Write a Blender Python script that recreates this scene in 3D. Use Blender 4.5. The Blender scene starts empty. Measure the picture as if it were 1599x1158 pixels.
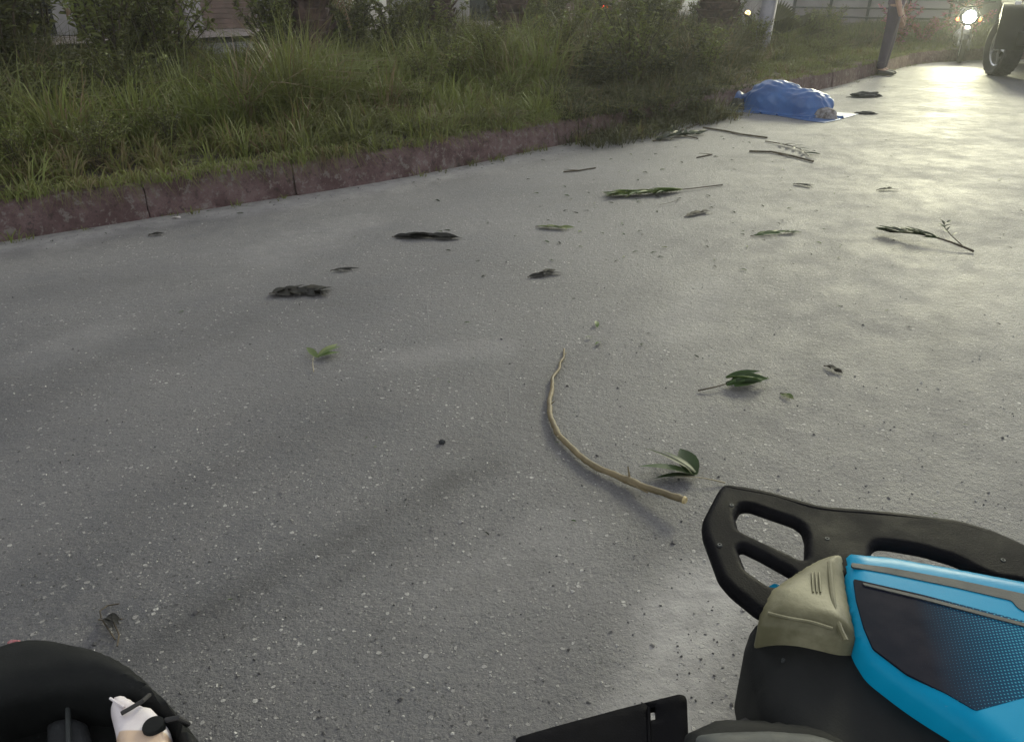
import bpy, bmesh, math, random
import numpy as np
from mathutils import Vector, Matrix, noise as mnoise
from mathutils.geometry import delaunay_2d_cdt

random.seed(7); RNG = np.random.default_rng(7)
SC = bpy.context.scene
COL = SC.collection
R = math.radians

# ------------------------------------------------------------------ camera
H = 1.2; PITCH = R(26.5); F = 1200.0; CU, CV = 799.5, 579.0
cam_d = bpy.data.cameras.new('camera'); cam = bpy.data.objects.new('camera', cam_d); COL.objects.link(cam)
cam_d.sensor_width = 36.0; cam_d.lens = 36.0 * F / 1599.0; cam_d.clip_start = 0.02; cam_d.clip_end = 2000
cam.location = (0, 0, H); cam.rotation_euler = (math.pi / 2 - PITCH, 0, 0)
SC.camera = cam

# ------------------------------------------------------------------ sky, sun, exposure
world = bpy.data.worlds.new('World'); SC.world = world; world.use_nodes = True
wn, wl = world.node_tree.nodes, world.node_tree.links
wn.clear()
SUN_EL, SUN_AZ = R(21), R(29.5)        # azimuth measured from +Y towards +X
sky = wn.new('ShaderNodeTexSky'); sky.sky_type = 'NISHITA'; sky.sun_disc = False
sky.sun_elevation = SUN_EL; sky.sun_rotation = SUN_AZ
sky.dust_density = 0.8; sky.air_density = 1.2
hs = wn.new('ShaderNodeHueSaturation'); hs.inputs['Saturation'].default_value = 0.12
bg = wn.new('ShaderNodeBackground'); bg.inputs['Strength'].default_value = 0.12
wo = wn.new('ShaderNodeOutputWorld')
wl.new(sky.outputs[0], hs.inputs['Color']); wl.new(hs.outputs[0], bg.inputs['Color']); wl.new(bg.outputs[0], wo.inputs['Surface'])
sun_d = bpy.data.lights.new('sun', 'SUN'); sun_d.energy = 0.75; sun_d.angle = R(12); sun_d.color = (1.0, 0.97, 0.62)
sun = bpy.data.objects.new('sun', sun_d); COL.objects.link(sun)
sd = Vector((math.sin(SUN_AZ) * math.cos(SUN_EL), math.cos(SUN_AZ) * math.cos(SUN_EL), math.sin(SUN_EL)))
sun.rotation_euler = sd.to_track_quat('Z', 'Y').to_euler()
SC.view_settings.view_transform = 'Standard'; SC.view_settings.look = 'None'
SC.view_settings.exposure = 1.06; SC.view_settings.gamma = 1.0; SC.view_settings.use_curve_mapping = False
SC.render.engine = 'CYCLES'
SC.cycles.use_denoising = True
SC.cycles.max_bounces = 6; SC.cycles.transparent_max_bounces = 6
SC.cycles.sample_clamp_indirect = 6.0

# ------------------------------------------------------------------ helpers
_s, _c = math.sin(PITCH), math.cos(PITCH)
def at(u, v, z=0.0):
    """World point at height z seen at photo pixel (u, v)."""
    a, b = u - CU, CV - v
    dy, dz = F * _c + b * _s, -F * _s + b * _c
    t = (z - H) / dz
    return Vector((a * t, dy * t, z))

def tag(o, label=None, cat=None, group=None, kind=None):
    if label: o['label'] = label
    if cat: o['category'] = cat
    if group: o['group'] = group
    if kind: o['kind'] = kind
    return o

def empty(name, loc=(0, 0, 0), rz=0.0, label=None, cat=None, group=None, kind=None):
    o = bpy.data.objects.new(name, None); COL.objects.link(o)
    o.location = loc; o.rotation_euler = (0, 0, rz)
    return tag(o, label, cat, group, kind)

def origin_of(p):
    v = Vector((0, 0, 0))
    while p is not None:
        v += p.location; p = p.parent
    return v

class MB:
    """Collects geometry; build() links it as one mesh object."""
    def __init__(self): self.v = []; self.f = []; self.tint = []
    def add(self, vs, fs, tint=0.5):
        k = len(self.v); self.v += [tuple(p) for p in vs]; self.f += [tuple(i + k for i in f) for f in fs]
        self.tint += [tint] * len(vs)
        return self
    def box(self, lo, hi, M=None):
        x0, y0, z0 = lo; x1, y1, z1 = hi
        vs = [Vector(p) for p in ((x0,y0,z0),(x1,y0,z0),(x1,y1,z0),(x0,y1,z0),(x0,y0,z1),(x1,y0,z1),(x1,y1,z1),(x0,y1,z1))]
        if M is not None: vs = [M @ p for p in vs]
        return self.add(vs, [(0,3,2,1),(4,5,6,7),(0,1,5,4),(1,2,6,5),(2,3,7,6),(3,0,4,7)])
    def tube(self, pts, rad, n=8, cap=True, tint=0.5, squash=1.0):
        pts = [Vector(p) for p in pts]
        if not hasattr(rad, '__len__'): rad = [rad] * len(pts)
        vs, fs = [], []
        up = Vector((0, 0, 1))
        for i, p in enumerate(pts):
            d = (pts[min(i + 1, len(pts) - 1)] - pts[max(i - 1, 0)])
            if d.length < 1e-9: d = Vector((0, 0, 1))
            d.normalize()
            a = d.cross(up)
            if a.length < 0.05: a = d.cross(Vector((0, 1, 0)))
            a.normalize(); b = a.cross(d)
            for k in range(n):
                th = 2 * math.pi * k / n
                vs.append(p + a * (rad[i] * math.cos(th)) + b * (rad[i] * squash * math.sin(th)))
        for i in range(len(pts) - 1):
            for k in range(n):
                k2 = (k + 1) % n
                fs.append((i*n + k, i*n + k2, (i+1)*n + k2, (i+1)*n + k))
        if cap:
            fs.append(tuple(range(n - 1, -1, -1))); fs.append(tuple((len(pts)-1)*n + k for k in range(n)))
        return self.add(vs, fs, tint)
    def lathe(self, prof, n=24, M=None, closed=False):
        """prof = [(r, z)], revolved about local Z."""
        vs, fs = [], []
        for (r, z) in prof:
            for k in range(n):
                th = 2 * math.pi * k / n
                p = Vector((r * math.cos(th), r * math.sin(th), z))
                vs.append(M @ p if M is not None else p)
        m = len(prof)
        for i in range(m if closed else m - 1):
            j = (i + 1) % m
            for k in range(n):
                k2 = (k + 1) % n
                fs.append((i*n + k, i*n + k2, j*n + k2, j*n + k))
        if not closed:
            if prof[0][0] > 1e-6: fs.append(tuple(range(n - 1, -1, -1)))
            if prof[-1][0] > 1e-6: fs.append(tuple((m-1)*n + k for k in range(n)))
        return self.add(vs, fs)
    def mesh(self, name, mat, off=Vector((0, 0, 0)), smooth=False):
        me = bpy.data.meshes.new(name)
        me.from_pydata([(p[0]-off.x, p[1]-off.y, p[2]-off.z) for p in self.v], [], self.f)
        a = me.attributes.new('tint', 'FLOAT', 'POINT'); a.data.foreach_set('value', np.array(self.tint, dtype=np.float32))
        if mat: me.materials.append(mat)
        if smooth: me.polygons.foreach_set('use_smooth', [True] * len(me.polygons))
        me.update()
        return me
    def build(self, name, mat, parent=None, smooth=False, bevel=0.0, local=False, autosmooth=None):
        off = Vector((0, 0, 0)) if (local or parent is None) else origin_of(parent)
        me = self.mesh(name, mat, off, smooth)
        if bevel or smooth:
            bm = bmesh.new(); bm.from_mesh(me)
            bmesh.ops.recalc_face_normals(bm, faces=bm.faces)
            if bevel:
                es = [e for e in bm.edges if len(e.link_faces) == 2 and e.calc_face_angle(0) > R(28)]
                bmesh.ops.bevel(bm, geom=es, offset=bevel, segments=2, profile=0.6, affect='EDGES', clamp_overlap=True)
            bm.to_mesh(me); bm.free()
            if bevel:
                me.polygons.foreach_set('use_smooth', [True] * len(me.polygons))
        if smooth or bevel:
            try: me.set_sharp_from_angle(angle=R(autosmooth or 40))
            except Exception: pass
        o = bpy.data.objects.new(name, me); COL.objects.link(o)
        if parent is not None: o.parent = parent
        return o

def link_mesh(name, me, parent=None, loc=(0,0,0), rot=(0,0,0), scale=(1,1,1)):
    o = bpy.data.objects.new(name, me); COL.objects.link(o)
    o.location = loc; o.rotation_euler = rot; o.scale = scale
    if parent is not None: o.parent = parent
    return o

KIDS = None
def copy_tree(o, parent=None):
    c = o.copy(); COL.objects.link(c)
    if parent is not None: c.parent = parent
    for ch in o.children: copy_tree(ch, c)
    return c

def rounded(poly, r, seg=4):
    """2D polygon with its corners rounded."""
    out = []; n = len(poly)
    for i in range(n):
        p0, p, p1 = Vector(poly[i-1]).to_2d(), Vector(poly[i]).to_2d(), Vector(poly[(i+1) % n]).to_2d()
        a, b = p0 - p, p1 - p
        k = min(r, a.length * 0.45, b.length * 0.45)
        q0, q1 = p + a.normalized() * k, p + b.normalized() * k
        for j in range(seg + 1):
            t = j / seg
            out.append(((1-t)**2) * q0 + 2*t*(1-t) * p + t*t * q1)
    return out

def seg_dist(P, A, B):
    d = B - A; L = (d*d).sum() + 1e-12
    t = np.clip(((P - A) @ d) / L, 0, 1)
    return np.hypot(*(P - (A + t[:, None] * d)).T)
def poly_dist(P, pts, closed=False):
    pts = np.array([(p[0], p[1]) for p in pts], float)
    D = np.full(len(P), 1e9)
    m = len(pts) if closed else len(pts) - 1
    for i in range(m): D = np.minimum(D, seg_dist(P, pts[i], pts[(i+1) % len(pts)]))
    return D
def inside(P, poly):
    poly = np.array([(p[0], p[1]) for p in poly], float); n = len(poly)
    r = np.zeros(len(P), bool)
    for i in range(n):
        x0, y0 = poly[i]; x1, y1 = poly[(i+1) % n]
        if abs(y1 - y0) < 1e-12: continue
        c = ((y0 > P[:,1]) != (y1 > P[:,1])) & (P[:,0] < (x1-x0)*(P[:,1]-y0)/(y1-y0) + x0)
        r ^= c
    return r

def pillow(mb, poly, z, thick, bulge, fall, step, holes=(), tilt=(0, 0), wob=0.0, fn=None):
    """Closed solid over a 2D outline (with holes): a top that swells away from the edge, sides, a flat back."""
    def dens(pl):
        out = []
        n = len(pl)
        for i in range(n):
            a, b = Vector(pl[i]).to_2d(), Vector(pl[(i+1) % n]).to_2d()
            k = max(1, int((b-a).length / step))
            for j in range(k): out.append(a.lerp(b, j / k))
        return out
    loops = [dens(poly)] + [dens(h) for h in holes]
    allb = [p for l in loops for p in l]
    arr = np.array([(p.x, p.y) for l in loops[:1] for p in l])
    x0, y0 = arr.min(0); x1, y1 = arr.max(0)
    gx, gy = np.meshgrid(np.arange(x0 + step*.5, x1, step), np.arange(y0 + step*.5, y1, step))
    G = np.stack([gx.ravel(), gy.ravel()], 1) + RNG.uniform(-.12, .12, (gx.size, 2)) * step
    m = inside(G, poly)
    for h in holes: m &= ~inside(G, h)
    for l in loops: m &= poly_dist(G, l, True) > step * 0.45
    G = G[m]
    vs2 = allb + [Vector(g) for g in G]
    edges = []; k = 0
    for l in loops:
        n = len(l); edges += [(k + i, k + (i+1) % n) for i in range(n)]; k += n
    V, E, Fc, *_ = delaunay_2d_cdt(vs2, edges, [], 0, 1e-7)
    VA = np.array([(p.x, p.y) for p in V])
    cen = np.array([VA[list(f)].mean(0) for f in Fc])
    keep = inside(cen, poly)
    for h in holes: keep &= ~inside(cen, h)
    Fc = [tuple(f) for f, q in zip(Fc, keep) if q]
    D = np.full(len(VA), 1e9)
    for l in loops: D = np.minimum(D, poly_dist(VA, l, True))
    t = np.clip(D / fall, 0, 1); prof = np.sqrt(np.clip(1 - (1 - t)**2, 0, 1))
    cx, cy = VA.mean(0)
    base = z + tilt[0] * (VA[:,0] - cx) + tilt[1] * (VA[:,1] - cy)
    top = base + bulge * prof
    if wob: top = top + wob * np.array([mnoise.noise(Vector((p[0]*9, p[1]*9, z))) for p in VA]) * prof
    if fn is not None: top = top + fn(VA) * prof
    bot = base - thick
    n = len(VA)
    vs = [(VA[i,0], VA[i,1], top[i]) for i in range(n)] + [(VA[i,0], VA[i,1], bot[i]) for i in range(n)]
    fs = list(Fc) + [tuple(n + i for i in reversed(f)) for f in Fc]
    cnt = {}
    for f in Fc:
        for i in range(len(f)):
            a, b = f[i], f[(i+1) % len(f)]
            cnt[(a, b)] = 1
    for (a, b) in list(cnt):
        if (b, a) not in cnt: fs.append((b, a, n + a, n + b))
    return mb.add(vs, fs)

# ------------------------------------------------------------------ materials
def new_mat(name):
    m = bpy.data.materials.new(name); m.use_nodes = True
    nt = m.node_tree
    return m, nt, nt.nodes['Principled BSDF'], nt.nodes['Material Output']
def N(nt, typ, **kw):
    n = nt.nodes.new(typ)
    for k, v in kw.items():
        if k in n.inputs: n.inputs[k].default_value = v
        else: setattr(n, k, v)
    return n
def mixc(nt, fac, a, b, blend='MIX'):
    n = nt.nodes.new('ShaderNodeMix'); n.data_type = 'RGBA'; n.blend_type = blend
    for sock, val in ((n.inputs[0], fac), (n.inputs[6], a), (n.inputs[7], b)):
        if hasattr(val, 'is_linked') or hasattr(val, 'node'): nt.links.new(val, sock)
        else: sock.default_value = val if not isinstance(val, tuple) or len(val) == 4 else (*val, 1)
    return n.outputs[2]
def mapr(nt, val, a, b, c=0.0, d=1.0, smooth=True):
    n = nt.nodes.new('ShaderNodeMapRange'); n.interpolation_type = 'SMOOTHSTEP' if smooth else 'LINEAR'
    nt.links.new(val, n.inputs[0])
    n.inputs[1].default_value = a; n.inputs[2].default_value = b; n.inputs[3].default_value = c; n.inputs[4].default_value = d
    return n.outputs[0]
def math_(nt, op, a, b=None):
    n = nt.nodes.new('ShaderNodeMath'); n.operation = op
    for i, x in enumerate((a, b)):
        if x is None: continue
        if isinstance(x, (int, float)): n.inputs[i].default_value = x
        else: nt.links.new(x, n.inputs[i])
    return n.outputs[0]
def noise_n(nt, scale, detail=4, rough=0.6, vec=None):
    n = N(nt, 'ShaderNodeTexNoise'); n.inputs['Scale'].default_value = scale
    n.inputs['Detail'].default_value = detail; n.inputs['Roughness'].default_value = rough
    if vec is not None: nt.links.new(vec, n.inputs['Vector'])
    return n.outputs[0]
def bump(nt, bsdf, h, strength, dist):
    b = nt.nodes.new('ShaderNodeBump'); b.inputs['Strength'].default_value = strength; b.inputs['Distance'].default_value = dist
    nt.links.new(h, b.inputs['Height']); nt.links.new(b.outputs[0], bsdf.inputs['Normal'])
    return b

def mat_plain(name, c1, c2, rough=0.6, scale=8.0, bscale=60.0, bstr=0.15, metal=0.0, coat=0.0, rvar=0.1, scratch=None, spec=0.5, trans=0.0, sss=0.0):
    """Two-tone noisy surface with fine relief, uneven gloss and optional pale scuffs."""
    m, nt, b, out = new_mat(name)
    tc = N(nt, 'ShaderNodeTexCoord').outputs['Object']
    n1 = noise_n(nt, scale, 6, 0.65, tc); n2 = noise_n(nt, bscale, 3, 0.6, tc)
    col = mixc(nt, mapr(nt, n1, 0.32, 0.68), c1, c2)
    if scratch:
        mp = N(nt, 'ShaderNodeMapping'); nt.links.new(tc, mp.inputs[0]); mp.inputs['Scale'].default_value = (6, 60, 20); mp.inputs['Rotation'].default_value = (0.2, 0.3, 0.5)
        s = noise_n(nt, 3.0, 5, 0.7, mp.outputs[0])
        col = mixc(nt, mapr(nt, s, 0.66, 0.74, 0, scratch[1]), col, scratch[0])
    nt.links.new(col, b.inputs['Base Color'])
    nt.links.new(mapr(nt, n1, 0.2, 0.8, max(0.03, rough - rvar), min(1, rough + rvar)), b.inputs['Roughness'])
    b.inputs['Metallic'].default_value = metal
    b.inputs['Specular IOR Level'].default_value = spec
    if coat: b.inputs['Coat Weight'].default_value = coat; b.inputs['Coat Roughness'].default_value = 0.12
    if trans: b.inputs['Transmission Weight'].default_value = trans
    if bstr: bump(nt, b, n2, bstr, 0.003)
    return m

def mat_emit(name, col, strength):
    m, nt, b, out = new_mat(name)
    b.inputs['Base Color'].default_value = (*col, 1); b.inputs['Roughness'].default_value = 0.15
    b.inputs['Emission Color'].default_value = (*col, 1); b.inputs['Emission Strength'].default_value = strength
    return m

def mat_leaf(name, stops, rough=0.5, trans=0.25):
    """Foliage coloured by the per-point 'tint' attribute (hue of the plant piece) plus noise."""
    m, nt, b, out = new_mat(name)
    at_ = N(nt, 'ShaderNodeAttribute', attribute_name='tint').outputs['Fac']
    tc = N(nt, 'ShaderNodeTexCoord').outputs['Object']
    n = noise_n(nt, 25, 3, 0.6, tc)
    oi = N(nt, 'ShaderNodeObjectInfo').outputs['Random']
    v = math_(nt, 'ADD', math_(nt, 'ADD', at_, math_(nt, 'MULTIPLY', math_(nt, 'SUBTRACT', n, 0.5), 0.25)), math_(nt, 'MULTIPLY', math_(nt, 'SUBTRACT', oi, 0.5), 0.2))
    cr = N(nt, 'ShaderNodeValToRGB'); nt.links.new(v, cr.inputs[0])
    el = cr.color_ramp.elements
    while len(el) > 1: el.remove(el[-1])
    el[0].position = stops[0][0]; el[0].color = (*stops[0][1], 1)
    for p, c in stops[1:]:
        e = el.new(p); e.color = (*c, 1)
    nt.links.new(cr.outputs[0], b.inputs['Base Color'])
    b.inputs['Roughness'].default_value = rough; b.inputs['Specular IOR Level'].default_value = 0.35
    tr = N(nt, 'ShaderNodeBsdfTranslucent'); nt.links.new(cr.outputs[0], tr.inputs['Color'])
    mx = N(nt, 'ShaderNodeMixShader'); mx.inputs[0].default_value = trans
    nt.links.new(b.outputs[0], mx.inputs[1]); nt.links.new(tr.outputs[0], mx.inputs[2]); nt.links.new(mx.outputs[0], out.inputs['Surface'])
    return m

def mat_asphalt():
    m, nt, b, out = new_mat('worn_asphalt')
    L = nt.links
    tc = N(nt, 'ShaderNodeTexCoord').outputs['Object']
    dust = N(nt, 'ShaderNodeAttribute', attribute_name='dust').outputs['Fac']
    stain = N(nt, 'ShaderNodeAttribute', attribute_name='stain').outputs['Fac']
    big = noise_n(nt, 1.1, 6, 0.68, tc); mid = noise_n(nt, 7, 5, 0.65, tc); fine = noise_n(nt, 130, 4, 0.75, tc)
    # warped coordinates so the stones are irregular
    wv = N(nt, 'ShaderNodeTexNoise'); wv.inputs['Scale'].default_value = 60; L.new(tc, wv.inputs['Vector'])
    wa = N(nt, 'ShaderNodeVectorMath', operation='SCALE'); L.new(wv.outputs['Color'], wa.inputs[0]); wa.inputs['Scale'].default_value = 0.012
    wb = N(nt, 'ShaderNodeVectorMath', operation='ADD'); L.new(tc, wb.inputs[0]); L.new(wa.outputs[0], wb.inputs[1])
    def stones(scale, thr, size):
        v = N(nt, 'ShaderNodeTexVoronoi', feature='F1'); v.inputs['Scale'].default_value = scale; L.new(wb.outputs[0], v.inputs['Vector'])
        sep = N(nt, 'ShaderNodeSeparateColor'); L.new(v.outputs['Color'], sep.inputs[0])
        pick = mapr(nt, sep.outputs[0], thr, thr + 0.02)
        sz = math_(nt, 'MULTIPLY', sep.outputs[1], size)
        d = math_(nt, 'SUBTRACT', sz, v.outputs['Distance'])
        return math_(nt, 'MULTIPLY', pick, mapr(nt, d, 0.0, 0.10)), v.outputs['Distance'], sep.outputs[2]
    s1, d1, r1 = stones(84, 0.84, 0.52)
    s2, d2, r2 = stones(170, 0.66, 0.64)
    s3, d3, r3 = stones(120, 0.88, 0.6)
    base = mixc(nt, mapr(nt, big, 0.3, 0.7), (0.080, 0.081, 0.090), (0.148, 0.145, 0.146))
    base = mixc(nt, mapr(nt, mid, 0.35, 0.75), base, (0.134, 0.130, 0.132))
    base = mixc(nt, mapr(nt, fine, 0.42, 0.75, 0, 0.8), base, (0.030, 0.031, 0.034))
    base = mixc(nt, mapr(nt, noise_n(nt, 210, 3, 0.7, tc), 0.55, 0.8, 0, 0.6), base, (0.24, 0.235, 0.23))
    base = mixc(nt, mapr(nt, noise_n(nt, 32, 4, 0.7, tc), 0.5, 0.75, 0, 0.45), base, (0.05, 0.05, 0.053))
    base = mixc(nt, math_(nt, 'MULTIPLY', s3, 0.8), base, (0.03, 0.03, 0.032))
    patch = mapr(nt, noise_n(nt, 2.2, 4, 0.6, tc), 0.38, 0.62, 0.35, 1.0)
    base = mixc(nt, math_(nt, 'MULTIPLY', math_(nt, 'MULTIPLY', s2, 0.62), patch), base, (0.30, 0.295, 0.28))
    base = mixc(nt, math_(nt, 'MULTIPLY', math_(nt, 'MULTIPLY', s1, 0.95), patch), base, (0.42, 0.41, 0.39))
    dn = math_(nt, 'MULTIPLY', dust, mapr(nt, noise_n(nt, 16, 5, 0.7, tc), 0.25, 0.7, 0.45, 1.0))
    base = mixc(nt, dn, base, (0.40, 0.39, 0.38))
    sn = math_(nt, 'MULTIPLY', stain, mapr(nt, mid, 0.25, 0.7, 0.5, 1.0))
    base = mixc(nt, sn, base, (0.028, 0.028, 0.031))
    L.new(base, b.inputs['Base Color'])
    rg = mapr(nt, big, 0.3, 0.7, 0.50, 0.64)
    rg = math_(nt, 'ADD', rg, math_(nt, 'MULTIPLY', dust, 0.12))
    rg = math_(nt, 'ADD', rg, mapr(nt, mid, 0.3, 0.7, -0.04, 0.06))
    L.new(rg, b.inputs['Roughness'])
    b.inputs['Specular IOR Level'].default_value = 0.5
    h = math_(nt, 'ADD', math_(nt, 'MULTIPLY', fine, 0.8), math_(nt, 'MULTIPLY', s2, 0.35))
    h = math_(nt, 'ADD', h, math_(nt, 'MULTIPLY', s1, 0.7))
    h = math_(nt, 'ADD', h, math_(nt, 'MULTIPLY', noise_n(nt, 40, 3, 0.6, tc), 1.0))
    h = math_(nt, 'MULTIPLY', h, math_(nt, 'SUBTRACT', 1.0, math_(nt, 'MULTIPLY', dust, 0.6)))
    bump(nt, b, h, 0.8, 0.0065)
    return m

def mat_kerb():
    """Old red-painted concrete: worn paint, bare patches, grime blotches, coarse pitted relief."""
    m, nt, b, out = new_mat('worn_red_kerb'); L = nt.links
    tc = N(nt, 'ShaderNodeTexCoord').outputs['Object']
    n1 = noise_n(nt, 5, 6, 0.7, tc); n2 = noise_n(nt, 19, 6, 0.72, tc); n3 = noise_n(nt, 75, 4, 0.75, tc); n4 = noise_n(nt, 2.3, 4, 0.6, tc)
    c = mixc(nt, mapr(nt, n1, 0.35, 0.65), (0.105, 0.066, 0.066), (0.185, 0.128, 0.128))
    c = mixc(nt, mapr(nt, n2, 0.53, 0.63, 0, 0.8), c, (0.235, 0.212, 0.20))
    c = mixc(nt, mapr(nt, n2, 0.46, 0.34, 0, 0.8), c, (0.050, 0.040, 0.038))
    c = mixc(nt, mapr(nt, n3, 0.55, 0.75, 0, 0.6), c, (0.045, 0.038, 0.036))
    c = mixc(nt, mapr(nt, n4, 0.55, 0.75, 0, 0.55), c, (0.060, 0.058, 0.045))
    L.new(c, b.inputs['Base Color']); b.inputs['Roughness'].default_value = 0.9; b.inputs['Specular IOR Level'].default_value = 0.2
    h = math_(nt, 'ADD', math_(nt, 'MULTIPLY', n2, 1.4), math_(nt, 'MULTIPLY', n3, 0.7))
    bump(nt, b, h, 0.9, 0.014)
    return m
M = {}
M['asphalt'] = mat_asphalt()
M['kerb'] = mat_kerb()
M['kerb_pale'] = mat_plain('bare_concrete_kerb', (0.17, 0.15, 0.145), (0.28, 0.25, 0.235), 0.85, 7, 90, 0.6)
M['soil'] = mat_plain('verge_soil', (0.045, 0.036, 0.026), (0.09, 0.07, 0.05), 0.95, 5, 50, 0.8)
M['ground'] = mat_plain('dry_ground', (0.10, 0.09, 0.075), (0.16, 0.14, 0.12), 0.95, 0.6, 9, 0.5)
M['far_asphalt'] = mat_plain('far_asphalt', (0.09, 0.09, 0.092), (0.14, 0.137, 0.135), 0.6, 2, 40, 0.3)
M['paving'] = mat_plain('pavement', (0.22, 0.19, 0.18), (0.33, 0.28, 0.26), 0.8, 3, 40, 0.3)
GREEN = [(0.0, (0.052, 0.055, 0.030)), (0.25, (0.095, 0.098, 0.042)), (0.45, (0.135, 0.145, 0.050)), (0.62, (0.185, 0.225, 0.060)), (0.75, (0.17, 0.155, 0.065)), (0.88, (0.20, 0.135, 0.09)), (1.0, (0.25, 0.20, 0.12))]
M['grass'] = mat_leaf('wild_grass', GREEN, 0.55, 0.3)
M['weed'] = mat_leaf('weed_leaves', GREEN, 0.5, 0.25)
M['leaf'] = mat_leaf('torn_leaves', [(0.0, (0.012, 0.016, 0.010)), (0.3, (0.03, 0.05, 0.018)), (0.5, (0.055, 0.10, 0.03)), (0.7, (0.12, 0.18, 0.055)), (1.0, (0.26, 0.28, 0.13))], 0.45, 0.35)
M['dead_leaf'] = mat_leaf('dead_leaves', [(0.0, (0.012, 0.011, 0.010)), (0.5, (0.022, 0.022, 0.018)), (1.0, (0.06, 0.05, 0.035))], 0.7, 0.1)
M['bloom'] = mat_leaf('bush_flowers', [(0.0, (0.05, 0.07, 0.03)), (0.35, (0.12, 0.12, 0.05)), (0.5, (0.36, 0.17, 0.10)), (0.75, (0.42, 0.14, 0.20)), (1.0, (0.40, 0.16, 0.30))], 0.5, 0.3)
M['bark'] = mat_plain('palm_trunk_bark', (0.045, 0.030, 0.028), (0.13, 0.085, 0.075), 0.9, 9, 40, 0.8)
M['stick'] = mat_plain('peeled_stick', (0.10, 0.078, 0.036), (0.19, 0.15, 0.08), 0.6, 14, 90, 0.3, scratch=((0.08, 0.06, 0.035), 0.8))
M['stick_end'] = mat_plain('cut_wood', (0.50, 0.40, 0.20), (0.62, 0.52, 0.30), 0.7, 30, 90, 0.2)
M['twig'] = mat_plain('dark_twig', (0.035, 0.028, 0.02), (0.09, 0.07, 0.045), 0.8, 30, 90, 0.3)
M['pale_twig'] = mat_plain('pale_twig', (0.26, 0.22, 0.14), (0.38, 0.34, 0.23), 0.7, 30, 90, 0.3)
M['tarp'] = mat_plain('blue_tarpaulin', (0.028, 0.082, 0.25), (0.042, 0.125, 0.34), 0.36, 5, 240, 0.12, spec=0.5, rvar=0.08)
M['cloth_grey'] = mat_plain('mottled_cloth', (0.07, 0.055, 0.05), (0.30, 0.29, 0.30), 0.85, 22, 120, 0.5)
M['cloth_dark'] = mat_plain('dark_cloth_and_shade', (0.012, 0.014, 0.016), (0.035, 0.038, 0.042), 0.85, 9, 150, 0.4)
M['pole'] = mat_plain('galvanised_post', (0.20, 0.20, 0.24), (0.30, 0.29, 0.33), 0.5, 5, 30, 0.1, metal=0.3)
M['black'] = mat_plain('scuffed_black_plastic', (0.004, 0.004, 0.005), (0.008, 0.008, 0.010), 0.52, 6, 300, 0.2, scratch=((0.06, 0.06, 0.06), 0.5), rvar=0.16, spec=0.03)
M['black_dull'] = mat_plain('dull_black_plastic', (0.010, 0.011, 0.011), (0.019, 0.020, 0.020), 0.55, 5, 300, 0.2, scratch=((0.045, 0.045, 0.045), 0.4), spec=0.08)
M['rubber'] = mat_plain('tyre_rubber', (0.016, 0.016, 0.017), (0.04, 0.038, 0.037), 0.8, 10, 120, 0.4)
M['teal'] = mat_plain('teal_paint', (0.0, 0.23, 0.42), (0.002, 0.265, 0.46), 0.36, 3, 300, 0.03, rvar=0.09, scratch=((0.14, 0.34, 0.42), 0.5), spec=0.10)
M['grey_trim'] = mat_plain('dusty_grey_trim', (0.022, 0.027, 0.028), (0.050, 0.056, 0.055), 0.65, 18, 200, 0.15)
M['lens'] = mat_plain('yellowed_lens', (0.105, 0.10, 0.058), (0.24, 0.228, 0.15), 0.48, 7, 120, 0.15, spec=0.18, scratch=((0.12, 0.10, 0.05), 0.6), rvar=0.12)
M['chrome'] = mat_plain('dull_metal', (0.45, 0.45, 0.46), (0.6, 0.6, 0.6), 0.3, 8, 80, 0.1, metal=0.9)
M['navy_paint'] = mat_plain('dark_navy_paint', (0.014, 0.016, 0.035), (0.02, 0.022, 0.045), 0.25, 2, 200, 0.02, coat=0.5)
M['glass'] = mat_plain('dark_glass', (0.01, 0.012, 0.014), (0.014, 0.016, 0.018), 0.06, 2, 10, 0.0)
M['white_paint'] = mat_plain('white_paint', (0.62, 0.60, 0.60), (0.74, 0.72, 0.72), 0.5, 3, 60, 0.1)
M['wall_pale'] = mat_plain('pale_plaster', (0.24, 0.22, 0.225), (0.36, 0.335, 0.34), 0.85, 0.8, 20, 0.3)
M['wall_grey'] = mat_plain('grey_plaster', (0.20, 0.19, 0.19), (0.30, 0.29, 0.28), 0.85, 0.9, 20, 0.3)
M['shutter'] = mat_plain('brown_shutter', (0.10, 0.065, 0.05), (0.17, 0.11, 0.09), 0.6, 3, 50, 0.2)
M['trouser'] = mat_plain('dark_trousers', (0.028, 0.018, 0.044), (0.048, 0.034, 0.066), 0.9, 12, 160, 0.5)
M['shirt'] = mat_plain('dull_shirt', (0.10, 0.07, 0.10), (0.16, 0.11, 0.15), 0.9, 12, 160, 0.4)
M['skin'] = mat_plain('skin', (0.30, 0.17, 0.13), (0.38, 0.23, 0.18), 0.5, 10, 120, 0.1)
M['hair'] = mat_plain('black_hair', (0.01, 0.009, 0.008), (0.02, 0.018, 0.016), 0.5, 30, 120, 0.6)
M['shoe'] = mat_plain('dark_shoe', (0.014, 0.012, 0.014), (0.025, 0.022, 0.024), 0.5, 8, 100, 0.2)
M['tail_red'] = mat_emit('lit_tail_lamp', (1.0, 0.05, 0.03), 3.0)
M['lamp_orange'] = mat_emit('lit_orange_lamp', (1.0, 0.20, 0.05), 3.0)
M['lamp_yellow'] = mat_emit('lit_yellow_lamp', (1.0, 0.70, 0.30), 2.5)
M['head'] = mat_emit('lit_headlamp', (1.0, 0.97, 0.80), 90.0)
M['grit'] = mat_leaf('road_grit', [(0.0, (0.04, 0.04, 0.042)), (0.5, (0.16, 0.155, 0.15)), (1.0, (0.5, 0.49, 0.46))], 0.7, 0.0)
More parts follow.
